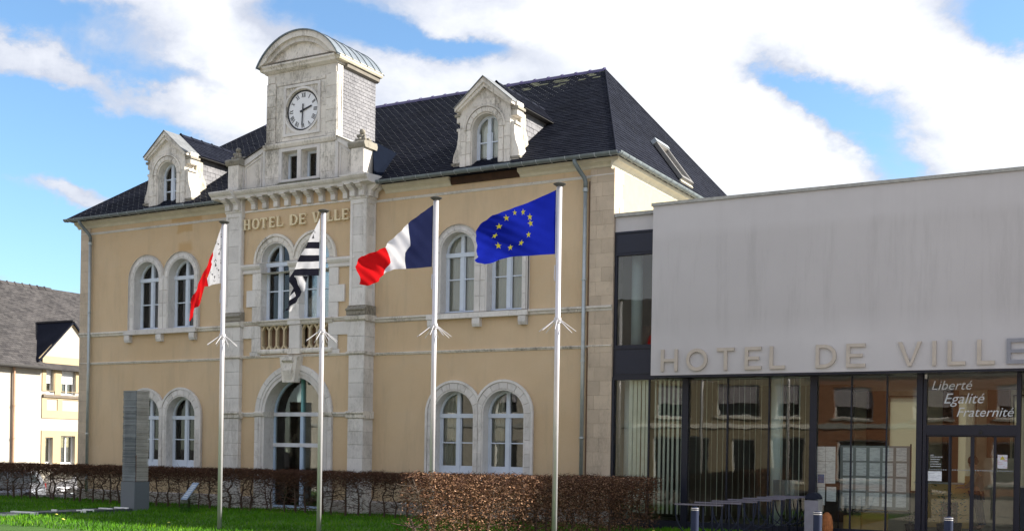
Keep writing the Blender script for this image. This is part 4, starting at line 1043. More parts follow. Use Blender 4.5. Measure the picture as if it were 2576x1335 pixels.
# --- dormers
def dormer(cx):
    yf = 22.86; zs, hw = 9.07, .35; zb = 8.16
    front = [(cx - .70, zb), (cx + .70, zb), (cx + .66, 9.58), (cx, 10.12), (cx - .66, 9.58)]
    d = MB().plate(front, [[(x, max(z, 8.24)) for x, z in arch_path(cx, hw, 8.24, zs, 18)]], yf, 23.28).build('dormer', M_STONE_W, TH)
    voussoirs(d, cx, hw + .03, hw + .15, zs, 9, yf - .035, yf + .001, M_STONE_W)
    MB().plate(arch_path(cx, hw + .20, zs, zs, 20)[2:] + [(cx - hw - .16, zs)] + [(cx + (hw + .16) * cos(pi - pi * k / 20), zs + (hw + .16) * sin(pi - pi * k / 20)) for k in range(21)], y0=yf - .05, y1=yf).build('hood_moulding', M_STONE_W, d)
    for s in (-1, 1):
        x0, x1 = sorted((cx + s * (hw + .03), cx + s * (hw + .15)))
        course_stones(d, x0, x1, 8.24, zs, .28, yf - .03, yf + .001, M_STONE_W, 'jamb_stone')
        x0, x1 = sorted((cx + s * (hw + .16), cx + s * .68))
        course_stones(d, x0, x1, 8.2, 9.45, .31, yf - .018, yf + .001, M_STONE_W, 'dormer_stone', ch=.005)
    for (a, b) in ((-.36, -.02), (.02, .36)):   # blocks above the arch
        MB().chip([(cx + a, 9.60), (cx + b, 9.60), (cx + b, 9.76), (cx + a, 9.76)], yf - .012, yf + .001, .005).build('dormer_stone', M_STONE_W, d)
    # raking gable copings
    for s in (-1, 1):
        o = [(cx + s * .77, 9.52), (cx + s * .77, 9.60), (cx, 10.24), (cx, 10.12)]
        MB().plate(o, y0=yf - .13, y1=yf + .05).build('gable_coping', M_STONE_W, d)
        o = [(cx + s * .70, 9.52), (cx + s * .76, 9.568), (cx, 10.118), (cx, 10.02)]
        MB().plate(o, y0=yf - .09, y1=yf + .04).build('gable_moulding', M_STONE_W, d)
        o = [(cx + s * .79, 9.585), (cx + s * .79, 9.603), (cx, 10.265), (cx, 10.245)]
        MB().plate(o, y0=yf - .16, y1=23.3).build('verge_zinc', M_ZINC_V, d)
        # pier cap and scrolled console on the flank
        x0, x1 = sorted((cx + s * .60, cx + s * .82))
        MB().chip([(x0, 9.30), (x1 if s > 0 else x1, 9.30), (x1, 9.62), (x0, 9.62)], yf + .052, 23.20, .01).build('pier_cap', M_STONE_W, d)
        MB().box(*(sorted((cx + s * .60, cx + s * .86)) + [yf + .02, 23.24, 9.44, 9.50])).build('pier_cap', M_STONE_D, d)
        MB().box(*(sorted((cx + s * .60, cx + s * .80)) + [yf + .03, 23.2, 9.10, 9.16])).build('pier_band', M_STONE_W, d)
        prof_ = [(cx + s * .66, 8.16), (cx + s * .90, 8.16), (cx + s * .90, 8.26), (cx + s * .87, 8.32), (cx + s * .90, 8.40), (cx + s * .88, 8.52), (cx + s * .80, 8.72), (cx + s * .76, 8.95), (cx + s * .76, 9.10), (cx + s * .66, 9.10)]
        MB().plate(prof_, y0=yf + .03, y1=23.24).build('scroll_console', M_STONE_W, d)
        MB().box(*(sorted((cx + s * .64, cx + s * .93)) + [yf + .0, 23.3, 8.30, 8.35])).build('console_band', M_STONE_D, d)
        pr2 = [(23.22, 8.3), (23.62, 8.72), (23.56, 8.95), (23.46, 9.1), (23.46, 9.44), (23.22, 9.46)]
        MB().plate(pr2, y0=cx + s * .62, y1=cx + s * .74, map=lambda a, b, c: (b, a, c)).build('carved_scroll', stone('sunlit_weathered_limestone', (.60, .56, .46), .9) if 'sunlit_weathered_limestone' not in MATS else MATS['sunlit_weathered_limestone'], d)  # sunlit yellow of the flank is put into the scroll's stone colour
        # slated cheek
        xc = cx + s * .60
        ck_ = MB().plate([(23.3, 8.53), (23.3, 9.56), (24.70, 9.56)], y0=xc - .02, y1=xc + .02, map=lambda a, b, c: (b, a, c)).build('dormer_cheek', M_DARKLEAD, d)
        if s > 0: slate_field((xc + .021, 23.3, 8.5), (0, 1, 0), (0, 0, 1), (1, 0, 0), [(0.16, .20), (1.42, 1.06), (0.16, 1.06)], .20, .115, ck_, M_SLATE_T, thick=.009)
        # dormer roof slope
        e = Vector((cx + s * .80, 23.3, 9.60)); r = Vector((cx, 23.3, 10.25)); eb = Vector((cx + s * .80, 24.82, 9.60)); rb = Vector((cx, 25.70, 10.25))
        U_ = Vector((0, 1, 0)); V_ = (r - e).normalized(); N_ = U_.cross(V_); N_ = N_ if N_.z > 0 else -N_
        ds = MB().add([e, eb, rb, r] + [p - N_ * .03 for p in (e, eb, rb, r)], [(0, 1, 2, 3), (7, 6, 5, 4), (0, 4, 5, 1), (3, 2, 6, 7), (0, 3, 7, 4), (1, 5, 6, 2)]).build('dormer_roof', M_SLATE, d)
        if s > 0: slate_field(e, U_, V_, N_, [(0, 0), (1.52, 0), (2.40, (r - e).length), (0, (r - e).length)], .2, .12, ds, M_SLATE, offs=.001)
        MB().box(*(sorted((cx + s * .62, cx + s * .82)) + [23.3, 24.8, 9.555, 9.565])).build('soffit', M_DARKLEAD, d)
    for k in range(6):
        y = 23.32 + k * .40; MB().prof([(cx - .1, 10.21), (cx, 10.31), (cx + .1, 10.21), (cx + .09, 10.19), (cx, 10.28), (cx - .09, 10.19)], y, y + .405, axis='y').prof([(cx - .11, 10.215), (cx, 10.33), (cx + .11, 10.215), (cx, 10.29)], y, y + .05, axis='y').build('ridge_tile', M_SLATE, d)
    MB().prof([(22.70, 8.10), (22.72, 8.17), (22.86, 8.20), (22.86, 8.10)], cx - .75, cx + .75).build('lead_apron', M_ZINC, d)
    MB().box(cx - .55, cx + .55, 23.9, 23.95, 8.3, 9.6).build('inner_wall', M_ROOM, d)
    return d
for cx, bars in ((-23.97, (8.65, 8.98)), (-13.76, (8.80,))):
    dormer(cx)
    window(cx, .35, 8.24, 9.07, 23.08, None, list(bars), curtain=[(-.8 if cx > -20 else -.3, .97, M_WHITEBLIND)], name='dormer_window')

# --- relief letters
def strokes(chh, w, h, s, serif=False):
    """letter as (outer, holes) plates in a w x h box; s is the stroke"""
    t = s * .62 if serif else s
    k = .9 * s if serif else 0; sh = s * .32
    def sf(x0, x1, z): return [(x0, z), (x1, z), (x1, z + sh), (x0, z + sh)]
    P = []
    if chh == 'H':
        P = [[(k * .4, 0), (k * .4 + s, 0), (k * .4 + s, h), (k * .4, h)], [(w - s - k * .4, 0), (w - k * .4, 0), (w - k * .4, h), (w - s - k * .4, h)], [(k * .4 + s, h * .5 - t * .45), (w - s - k * .4, h * .5 - t * .45), (w - s - k * .4, h * .5 + t * .45), (k * .4 + s, h * .5 + t * .45)]]
        if serif: P += [sf(-k * .1, k * .9 + s, 0), sf(-k * .1, k * .9 + s, h - sh), sf(w - s - k * .9, w + k * .1, 0), sf(w - s - k * .9, w + k * .1, h - sh)]
    elif chh == 'T':
        P = [[(w / 2 - s / 2, 0), (w / 2 + s / 2, 0), (w / 2 + s / 2, h - t), (w / 2 - s / 2, h - t)], [(0, h - t), (w, h - t), (w, h), (0, h)]]
        if serif: P += [sf(w / 2 - s, w / 2 + s, 0), [(0, h - t * 2.2), (sh, h - t * 2.2), (sh * 1.6, h - t), (0, h - t)], [(w - sh, h - t * 2.2), (w, h - t * 2.2), (w, h - t), (w - sh * 1.6, h - t)]]
    elif chh == 'E':
        P = [[(k * .3, 0), (k * .3 + s, 0), (k * .3 + s, h), (k * .3, h)], [(k * .3 + s, 0), (w, 0), (w, t), (k * .3 + s, t)], [(k * .3 + s, h - t), (w, h - t), (w, h), (k * .3 + s, h)], [(k * .3 + s, h * .5 - t * .45), (w * .86, h * .5 - t * .45), (w * .86, h * .5 + t * .45), (k * .3 + s, h * .5 + t * .45)]]
        if serif: P += [sf(-.0, k * .3, 0), sf(-.0, k * .3, h - sh), [(w - sh, t), (w, t), (w, t * 2.4), (w - sh * .4, t * 2.4)], [(w - sh * .4, h - t * 2.4), (w, h - t * 2.4), (w, h - t), (w - sh, h - t)]]
    elif chh == 'L':
        P = [[(k * .3, 0), (k * .3 + s, 0), (k * .3 + s, h), (k * .3, h)], [(k * .3 + s, 0), (w, 0), (w, t), (k * .3 + s, t)]]
        if serif: P += [sf(0, k * .6 + s, h - sh), [(w - sh, t), (w, t), (w, t * 2.6), (w - sh * .4, t * 2.6)]]
    elif chh == 'I':
        P = [[(w / 2 - s / 2, 0), (w / 2 + s / 2, 0), (w / 2 + s / 2, h), (w / 2 - s / 2, h)]]
        if serif: P += [sf(w / 2 - s, w / 2 + s, 0), sf(w / 2 - s, w / 2 + s, h - sh)]
    elif chh == 'V':
        a = s * 1.08; b = (s * .6 if serif else s) * 1.08
        P = [[(k * .2, h), (k * .2 + a, h), (w / 2 + a * .45, 0), (w / 2 - a * .45, 0)], [(w - b - k * .2, h), (w - k * .2, h), (w / 2 + a * .45, 0), (w / 2 - b * .1, 0)]]
        if serif: P += [sf(-k * .1, k + s, h - sh), sf(w - k - s * .8, w + k * .1, h - sh)]
    return P
def ellipse(cx, cz, a, b, n=28): return [(cx + a * cos(2 * pi * k / n), cz + b * sin(2 * pi * k / n)) for k in range(n)]
def letter(chh, x0, x1, z, h, s, Y, depth, mat, parent, serif=False):
    w = x1 - x0; m = MB()
    if chh == 'O':
        m.plate(ellipse(x0 + w / 2, z + h / 2, w / 2, h / 2 * 1.02), [ellipse(x0 + w / 2, z + h / 2, w / 2 - s, h / 2 - s * (.55 if serif else 1))], Y - depth, Y)
    elif chh == 'D':
        def dd(a, b, c, e, n=16): return [(x0 + a, z + c)] + [(x0 + b + (e[0]) * sin(pi * k / n), z + h / 2 - e[1] * cos(pi * k / n)) for k in range(n + 1)] + [(x0 + a, z + h - c)]
        t = s * .6 if serif else s
        m.plate(dd(0, w * .4, 0, (w * .6, h / 2)), [dd(s + (.3 * s if serif else 0), w * .4, t, (w * .6 - s, h / 2 - t))], Y - depth, Y)
    else:
        for j, p in enumerate(strokes(chh, w, h, s, serif)): m.plate([(x0 + a, z + b) for a, b in p], y0=Y - depth + .0005 * j, y1=Y)
    m.build('letter', mat, parent)
sg = thing('stone_letter_sign', 'cream serif relief letters reading HOTEL DE VILLE on the ochre wall between the stone pilasters', 'sign', (-19.25, 22.7, 7.25))
LX = [(-21.11, -20.87), (-20.81, -20.56), (-20.53, -20.31), (-20.24, -20.05), (-19.99, -19.78), (-19.55, -19.29), (-19.25, -19.04), (-18.83, -18.58), (-18.52, -18.42), (-18.36, -18.17), (-18.13, -17.93), (-17.89, -17.69)]
OFFS = Vector((.155, -.18, -.045))
for chh, (a, b) in zip('HOTELDEVILLE', LX): letter(chh, a, b, 7.295, .27, .055, 22.872, .055, M_SERIF, sg, True)
for chh, (a, b) in zip('HOTELDEVILLE', LX): MB().box((a + b) / 2 - .01, (a + b) / 2 + .01, 22.871, 22.9, 7.40, 7.42).build('fixing_stud', M_SERIF, sg)
OFFS = Vector((0, 0, 0))

# ================================================================== MODERN WING
WG = thing('modern_wing', 'modern flat roofed wing with pale grey rendered box over a dark framed shopfront', 'building', (-4, 26, 0))
YG = 23.06; BX0, BX1 = -9.38, 12.0
MB().box(BX0, BX1, 22.50, 29.7, 3.235, 6.79).build('rendered_box', M_RENDER, WG)
MB().box(BX0 - .03, BX1 + .03, 22.46, 29.75, 6.793, 6.855).build('box_coping', M_COPING, WG)
MB().box(-10.49, BX0 - .002, YG - .02, 31.0, 6.43, 6.75).build('link_fascia', M_RENDER, WG)
MB().box(-10.49, BX0 - .032, YG - .08, 31.0, 6.753, 6.83).build('link_coping', M_COPING, WG)
MB().tube([(-10.40, YG - .02, 6.83), (-10.40, YG - .02, 6.96)], .006, 5).build('aerial_stub', M_DARKLEAD, WG)
MB().box(BX0, BX1, 22.52, 23.0, 3.19, 3.232).build('soffit', M_NAVY, WG)
# shopfront frame
fr = MB().box(-10.49, BX1, YG - .06, YG + .06, 3.19, 3.26).build('shopfront_frame', M_NAVY, WG)
MB().box(-10.49, -3.96, YG - .06, YG + .06, .0, .17).build('bottom_rail', M_NAVY, fr)
MB().box(-2.27, BX1, YG - .06, YG + .06, .0, .17).build('bottom_rail', M_NAVY, fr)
for (a, b) in ((-10.49, -10.44), (-8.86, -8.72), (-6.14, -6.0), (-4.09, -3.98), (-3.965, -3.905), (-2.325, -2.25), (-2.16, -2.02), (.55, .68), (3.2, 3.33), (5.9, 6.03), (8.6, 8.73), (11.86, 11.99)):
    MB().box(a, b, YG - .075, YG + .07, .001, 3.189).build('post', M_NAVY, fr)
for x in (-9.635, -7.87, -6.99, -5.33, -4.65, -1.15, -.3, 1.5, 2.35, 4.6, 7.3, 10.3):
    MB().box(x - .014, x + .014, YG - .03, YG + .03, .171, 3.188).build('mullion', M_NAVY, fr)
xs = [-10.44, -9.635, -8.86, None, -8.72, -7.87, -6.99, -6.14, None, -6.0, -5.33, -4.65, -4.09, None, -2.02, -1.15, -.3, .55, None, .68, 1.5, 2.35, 3.2, None, 3.33, 4.6, 5.9, None, 6.03, 7.3, 8.6, None, 8.73, 10.3, 11.86]
for a, b in zip(xs, xs[1:]):
    if a is None or b is None: continue
    MB().box(a + .008, b - .008, YG + .0, YG + .012, .16, 3.195).build('pane', M_GLASSW, fr)
# upper strip of the link
uf = MB().plate([(-10.49, 3.262), (-9.30, 3.262), (-9.30, 6.428), (-10.49, 6.428)], [[(-10.43, 3.95), (-9.36, 3.95), (-9.36, 5.90), (-10.43, 5.90)]], YG - .03, YG + .05).build('link_window', M_NAVY, WG)
for (a, b) in ((5.96, 6.36), (3.32, 3.84)):
    MB().box(-10.42, -9.36, YG - .022 - .02, YG - .031, a, b).build('spandrel_panel', M_NAVY2, uf)
for z in (6.40, 5.92, 3.88): MB().box(-10.47, -9.33, YG - .055, YG - .031, z - .02, z + .02).build('rail', M_NAVY, uf)
MB().box(-10.44, -9.35, YG, YG + .012, 3.94, 5.91).build('pane', M_GLASSU, uf)
# entrance: header, over-light, sliding leaves
en = MB().box(-3.904, -2.326, YG - .07, YG + .07, 2.03, 2.225).build('entrance', M_NAVY, WG)
MB().box(-3.90, -2.33, YG - .0, YG + .012, 2.22, 3.195).build('over_light', M_GLASSW, en)
MB().box(-3.904, -2.326, YG - .06, YG + .06, .0, .06).build('threshold', M_DARKLEAD, en)
MB().ball((-2.93, YG - .08, 2.09), .035, 8, 6).build('door_sensor', M_DARKLEAD, en)
for (a, b, y) in ((-3.904, -3.47, 0.0), (-3.49, -3.085, .03), (-3.085, -2.68, .03), (-2.70, -2.326, 0.0)):
    lf = MB().plate([(a, .06), (b, .06), (b, 2.03), (a, 2.03)], [[(a + .035, .13), (b - .035, .13), (b - .035, 2.0), (a + .035, 2.0)]], YG + y - .012, YG + y + .018).build('door_leaf', M_NAVY, en)
    MB().box(a + .03, b - .03, YG + y, YG + y + .008, .12, 2.01).build('pane', M_GLASSW, lf)
    m = MB(); x = a + .06
    while x < b - .05: m.plate(ellipse(x, 1.375, .016, .012, 8), y0=YG + y - .004, y1=YG + y - .001); x += .042
    m.build('safety_dots', simple('frosted_vinyl', (.30, .32, .34), .7), lf)
MB().box(-3.93, -3.89, YG - .16, YG - .075, 3.10, 3.185).build('camera_housing', simple('white_plastic', (.55, .55, .52), .5), en)
# vinyl motto on the over-light
def font_obj(txt, x0, x1, zbase, Y, parent, mat, shear=.3, depth=.004):
    cu = bpy.data.curves.new('tmp', 'FONT'); cu.body = txt; cu.size = 1; cu.shear = shear; cu.extrude = 0.0; cu.resolution_u = 4
    ob = bpy.data.objects.new('tmp', cu); COL.objects.link(ob)
    bpy.context.view_layer.update()
    me = bpy.data.meshes.new_from_object(ob.evaluated_get(bpy.context.evaluated_depsgraph_get()))
    bpy.data.objects.remove(ob)
    xs_ = [v.co.x for v in me.vertices]; mn, mxx = min(xs_), max(xs_); s = (x1 - x0) / (mxx - mn)
    for v in me.vertices: v.co = Vector((x0 + (v.co.x - mn) * s, Y, zbase + v.co.y * s))
    me.materials.clear(); me.materials.append(mat); me.name = 'lettering'
    o = bpy.data.objects.new('lettering', me); COL.objects.link(o); place(o, parent); return s
mo = thing('vinyl_motto', 'grey white italic lettering reading Liberté Egalité Fraternité on the glass above the entrance', 'sign', (-3.1, YG - .01, 2.4))
font_obj('Liberté', -3.83, -3.10, 2.895, YG - .006, mo, M_VINYL)
font_obj('Egalité', -3.60, -2.88, 2.635, YG - .006, mo, M_VINYL)
font_obj('Fraternité', -3.37, -2.37, 2.385, YG - .006, mo, M_VINYL)
# letters on the box
sg2 = thing('metal_letter_sign', 'large spaced sans serif metal letters reading HOTEL DE VILLE on the pale grey wing', 'sign', (-5.7, 22.48, 3.3))
LB = [(-9.14, -8.77), (-8.58, -8.12), (-7.92, -7.55), (-7.33, -6.99), (-6.82, -6.51), (-5.90, -5.50), (-5.31, -4.95), (-4.35, -3.92), (-3.74, -3.65), (-3.46, -3.15), (-2.95, -2.65), (-2.45, -2.08)]
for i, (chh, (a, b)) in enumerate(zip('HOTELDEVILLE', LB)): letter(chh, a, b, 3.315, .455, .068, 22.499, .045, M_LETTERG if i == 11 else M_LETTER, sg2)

# ---- inside the wing
MB().box(-10.48, BX1, YG + .08, 29.69, .02, .10).build('floor', simple('tiled_floor', (.36, .33, .28), .5), WG)
MB().box(-10.48, BX1, YG + .08, 29.69, 3.29, 3.6).build('ceiling', simple('white_ceiling', (.55, .55, .52), .9), WG)
M_INW = simple('cream_inner_wall', (.60, .56, .44), .9); M_BRN = simple('brown_panel', (.16, .075, .04), .7)
M_TBLIND = bpy.data.materials.new('added_cream_blind'); M_TBLIND.use_nodes = True; _t = NT(M_TBLIND); _t.n.clear()
_a = _t.new('ShaderNodeBsdfTranslucent'); _a.inputs[0].default_value = (.62, .56, .40, 1); _b = _t.new('ShaderNodeBsdfDiffuse'); _b.inputs[0].default_value = (.6, .56, .44, 1)
_m = _t.new('ShaderNodeMixShader'); _m.inputs[0].default_value = .4; _t.l.new(_a.outputs[0], _m.inputs[1]); _t.l.new(_b.outputs[0], _m.inputs[2]); _o = _t.new('ShaderNodeOutputMaterial'); _t.l.new(_m.outputs[0], _o.inputs[0])
RW_ = [(-8.4, -7.2), (-5.9, -5.0), (-4.3, -3.85), (-3.05, -2.72), (-2.0, -1.1), (0.2, 1.6), (2.2, 3.6)]  # rear windows added to let daylight into the room
MB().plate([(-10.48, .1), (BX1, .1), (BX1, 3.28), (-10.48, 3.28)], [[(a, .75), (b, .75), (b, 3.12), (a, 3.12)] for a, b in RW_], 29.4, 29.6).build('back_wall', M_INW, WG)
for a, b in RW_:
    w_ = MB().plate([(a, .75), (b, .75), (b, 3.12), (a, 3.12)], [[(a + .05, .80), (b - .05, .80), (b - .05, 3.07), (a + .05, 3.07)]], 29.47, 29.53).build('added_rear_window', M_NAVY, WG)
    MB().box(a + .04, b - .04, 29.495, 29.503, .79, 3.08).build('pane', M_GLASSW, w_)
    m = MB(); m.add([(a + .02, 29.46, .78), (b - .02, 29.46, .78), (b - .02, 29.46, 3.1), (a + .02, 29.46, 3.1)], [(0, 1, 2, 3)]); m.build('added_roller_blind', M_TBLIND, w_)  # blind added to spread that daylight as a bright cream strip
MB().box(-10.47, -9.3, 29.4, 29.6, 3.6, 6.4).build('back_wall', simple('dim_blue_wall', (.16, .18, .21), .9), WG)
MB().box(-9.29, -9.2, YG + .1, 29.4, 3.61, 6.4).build('inner_wall', simple('dim_blue_wall', (.16, .18, .21), .9), WG)
MB().box(-10.35, -9.31, 23.9, 24.0, 3.61, 4.45).build('inner_wall', M_BRN, WG)
for (x, w) in ((-6.4, .5), (-4.6, .35), (-3.6, .5), (-2.5, .35), (-.9, .4)):
    MB().box(x, x + w, 29.3, 29.39, .1, 3.27).build('wall_panel', M_BRN, WG)
for (x, y, za, zb) in ((-10.33, 23.62, .1, 3.28), (-10.17, 23.55, 3.6, 6.42), (-7.02, 23.72, .1, 3.28), (.6, 24.2, .1, 3.28)):
    MB().tube([(x, y, za), (x, y, zb)], .125, 20).build('column', M_COLW, WG, smooth=True)
# partitions that darken the two left bays
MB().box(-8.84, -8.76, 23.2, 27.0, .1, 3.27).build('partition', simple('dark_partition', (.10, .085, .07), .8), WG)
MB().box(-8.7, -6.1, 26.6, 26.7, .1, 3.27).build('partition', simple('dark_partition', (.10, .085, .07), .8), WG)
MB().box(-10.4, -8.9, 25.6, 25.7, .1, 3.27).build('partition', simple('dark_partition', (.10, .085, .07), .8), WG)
# vertical blinds
def blind(a, b, step, ang, label, zlo=.30):
    t = thing('vertical_blind', label, 'blind', ((a + b) / 2, 23.25, 0), group=None)
    MB().box(a, b, 23.23, 23.28, 3.19, 3.23).build('head_rail', M_BLIND, t)
    x = a + .05; rnd = random.Random(int(-a * 10))
    while x < b - .03:
        ac = ang + rnd.gauss(0, radians(5)); dx, dy = .045 * cos(ac), .045 * sin(ac); th = .002
        tw_ = rnd.uniform(-.008, .008)
        m = MB(); nx, ny = -sin(ac) * th, cos(ac) * th
        vs = [(x - dx, 23.255 - dy, 3.18), (x + dx, 23.255 + dy, 3.18), (x + dx + tw_, 23.255 + dy, zlo), (x - dx + tw_, 23.255 - dy, zlo)]
        m.add(vs + [(p[0] + nx, p[1] + ny, p[2]) for p in vs], [(0, 1, 2, 3), (7, 6, 5, 4), (0, 4, 5, 1), (1, 5, 6, 2), (2, 6, 7, 3), (3, 7, 4, 0)])
        m.build('slat', M_BLIND, t); x += step * rnd.uniform(.93, 1.07)
blind(-10.20, -9.64, .098, radians(-12), 'pale green vertical blind with broad slats in the first bay by the town hall corner')
blind(-9.62, -8.9, .104, radians(-38), 'pale green vertical blind half turned, right of the first bay of the shopfront')
blind(-8.68, -7.1, .118, radians(-72), 'vertical blind turned edge on behind the middle of the shopfront, left of the white column')
blind(-6.85, -6.2, .125, radians(-66), 'short vertical blind between the white column and the notice papers')
# reception furniture and a visitor
M_PINE = simple('pine_veneer', (.78, .53, .19), .6, var=.08, sc=(1, 1, 6))
dk = thing('reception_desk', 'pale pine reception desk with a dark niche seen through the sliding door', 'desk', (-3.8, 26, .1))
MB().plate([(-4.6, .11), (-3.52, .11), (-3.52, 1.22), (-3.62, 1.22), (-3.62, 1.04), (-4.6, 1.04)], [[(-4.1, .15), (-3.75, .15), (-3.75, .66), (-4.1, .66)]], 26.0, 26.5).build('front_panel', M_PINE, dk)
MB().box(-4.65, -3.63, 25.96, 26.55, 1.045, 1.075).build('worktop', simple('white_worktop', (.75, .74, .70), .5), dk)
MB().box(-4.09, -3.76, 26.2, 26.45, .13, .65).build('niche_back', M_BRN, dk)
sc_ = thing('cream_screen', 'tall cream partition screen standing behind the visitor in the entrance', 'screen', (-2.9, 27.5, .1))
MB().box(-3.42, -2.75, 27.4, 27.45, .11, 1.62).build('board', M_INW, sc_); MB().box(-2.75, -2.70, 27.38, 27.47, .11, 2.4).build('post', M_PINE, sc_)
cab = thing('low_cabinet', 'grey low cabinet behind the right hand door leaf', 'cabinet', (-2.6, 26.6, .1))
MB().box(-2.66, -2.0, 26.5, 26.9, .11, 1.0).build('body', simple('blue_grey_cabinet', (.10, .12, .17), .6), cab)
MB().box(-2.67, -1.99, 26.48, 26.92, 1.0, 1.03).build('top', simple('white_worktop', (.75, .74, .70), .5), cab)
def skinfig(name, joints, edges, radii, mat, parent):
    me = bpy.data.meshes.new(name); me.from_pydata(joints, edges, [])
    o = bpy.data.objects.new(name, me); COL.objects.link(o); me.materials.append(mat); place(o, parent)
    md = o.modifiers.new('skin', 'SKIN'); md.use_smooth_shade = True
    for i, r in enumerate(radii): me.skin_vertices[0].data[i].radius = (r, r) if not isinstance(r, tuple) else r
    me.skin_vertices[0].data[0].use_root = True
    s = o.modifiers.new('sub', 'SUBSURF'); s.levels = 1; s.render_levels = 2
    return o
PX, PY = -3.34, 26.0
pp = thing('person', 'dark haired person in grey top and dark blue trousers leaning forward at the reception', 'person', (PX, PY, .1))
J = [(0, 0, .88), (-.02, .0, 1.08), (-.06, -.0, 1.26), (-.10, 0, 1.36), (-.13, 0, 1.47), (-.14, 0, 1.56),
     (-.04, -.09, .82), (.02, -.10, .50), (.06, -.10, .18), (-.04, -.11, .125), (-.03, .09, .82), (.03, .10, .50), (.10, .10, .18), (0.0, .11, .125),
     (-.07, -.17, 1.30), (-.10, -.21, 1.08), (-.26, -.19, .98), (-.33, -.18, .99), (-.07, .17, 1.30), (-.08, .21, 1.08), (-.24, .19, .97), (-.31, .18, .98)]
E_ = [(0, 1), (1, 2), (2, 3), (3, 4), (4, 5), (0, 6), (6, 7), (7, 8), (8, 9), (0, 10), (10, 11), (11, 12), (12, 13), (2, 14), (14, 15), (15, 16), (16, 17), (2, 18), (18, 19), (19, 20), (20, 21)]
Rr = [.13, .12, .13, .055, .085, .09, .085, .055, .04, .04, .085, .055, .04, .04, .06, .045, .033, .028, .06, .045, .033, .028]
J = [(PX + a, PY + b, c) for a, b, c in J]
skinfig('body', J, E_, Rr, simple('skin', (.45, .28, .2), .6), pp)
for sgn in (-1, 1):   # hands: palm and five fingers
    hx, hy, hz = PX - .32, PY + sgn * .18, .985
    HJ = [(hx, hy, hz), (hx - .05, hy, hz)]; HE = [(0, 1)]; HR = [.026, .028]
    for k in range(4):
        i = len(HJ); HJ += [(hx - .09, hy - .03 + .02 * k, hz - .006), (hx - .115 - .006 * (k in (1, 2)), hy - .03 + .02 * k, hz - .03)]; HE += [(1, i), (i, i + 1)]; HR += [.009, .008]
    i = len(HJ); HJ += [(hx - .03, hy - sgn * .045, hz), (hx - .06, hy - sgn * .055, hz - .012)]; HE += [(0, i), (i, i + 1)]; HR += [.010, .009]
    skinfig('hand', HJ, HE, HR, MATS['skin'], pp)
skinfig('jumper', [J[i] for i in (1, 0, 2, 14, 15, 16, 18, 19, 20)], [(0, 1), (0, 2), (2, 3), (3, 4), (4, 5), (2, 6), (6, 7), (7, 8)], [.135, .14, .145, .075, .058, .045, .075, .058, .045], simple('grey_jumper', (.20, .20, .17), .9), pp)
skinfig('trousers', [J[i] for i in (0, 6, 7, 8, 10, 11, 12)], [(0, 1), (1, 2), (2, 3), (0, 4), (4, 5), (5, 6)], [.14, .10, .075, .06, .10, .075, .06], simple('dark_blue_trousers', (.012, .018, .05), .9), pp)
MB().ball((J[5][0] + .02, J[5][1], J[5][2] - .005), .115, 12, 8, sc=(.95, .95, 1)).build('hair', simple('dark_hair', (.015, .01, .008), .7), pp, smooth=True)
for sgn in (-1, 1): MB().ball((PX - .04, PY + sgn * .105, .135), .05, 8, 6, sc=(2.3, .95, .75)).build('shoe', M_BRN, pp, smooth=True)

# notice board and papers on the glass
M_PAPER = simple('printed_paper', (.62, .66, .70), .8, var=.02)
def printed(name, base, ink, rows=26):
    m, t, b = new_mat(name)
    n = t.noise(1.0, 2, .5, (26, 26, rows * 9)); n2 = t.noise(1.0, 3, .6, (9, 9, 55))
    f = t.math('MULTIPLY', t.ramp(n2, (.50, .56)), .45)
    c = t.mix(f, base, ink); t.l.new(c, b.inputs['Base Color']); b.inputs['Roughness'].default_value = .8; MATS[name] = m; return m
M_PRINT = printed('printed_sheet', (.86, .89, .92), (.42, .45, .50))
M_PRINTR = printed('red_printed_sheet', (.66, .68, .74), (.45, .12, .14))
nb = thing('notice_board', 'grey display board on legs holding rows of printed notices behind the shopfront glass', 'notice board', (-4.92, 23.5, .1))
MB().box(-5.62, -4.27, 23.40, 23.43, .56, 1.82).build('board', simple('grey_display_board', (.30, .32, .32), .7), nb)
for x in (-5.64, -4.26): MB().tube([(x, 23.42, .1), (x, 23.42, 1.86)], .016, 8).build('leg', M_NAVY, nb)
MB().box(-5.64, -4.26, 23.39, 23.45, .50, .54).build('rail', M_DARKLEAD, nb)
for i in range(5):
    for j in range(4):
        x = -5.56 + i * .258 + random.uniform(-.006, .006); z = .62 + j * .30 + random.uniform(-.006, .006)
        MB().box(x, x + .20, 23.392, 23.398, z, z + .262).build('notice', M_PRINT, nb)
SH = [(-6.01, -5.84, 1.50, 1.79, 'upper left white printed sheet taped inside the glass by the dark post'), (-5.835, -5.64, 1.50, 1.79, 'upper right white printed sheet taped inside the glass next to the notice board'),
      (-6.01, -5.84, 1.27, 1.495, 'white printed sheet taped to the glass above the blue picture notice'), (-6.0, -5.84, .98, 1.265, 'notice with a blue picture taped inside the glass beside the dark post'),
      (-5.835, -5.64, 1.055, 1.495, 'long white sheet taped inside the glass to the right of the blue picture notice'), (-5.99, -5.84, .62, .975, 'lowest long white sheet taped to the glass under the blue picture notice'), (-5.81, -5.62, .70, .99, 'white printed sheet hanging lowest beside the notice board')]
for k, (a, b, c0_, d0_, lab) in enumerate(SH):
    o = MB().box(a, b, 23.10 + .001 * k, 23.102 + .001 * k, c0_, d0_).build('notice_sheet', M_PRINT, None); tag(o, lab, 'notice')
    if k == 3:
        MB().box(a + .015, b - .02, 23.094, 23.100, 1.06, 1.235).build('picture', simple('blue_print', (.06, .17, .38), .7, var=.5, scale=24), o)
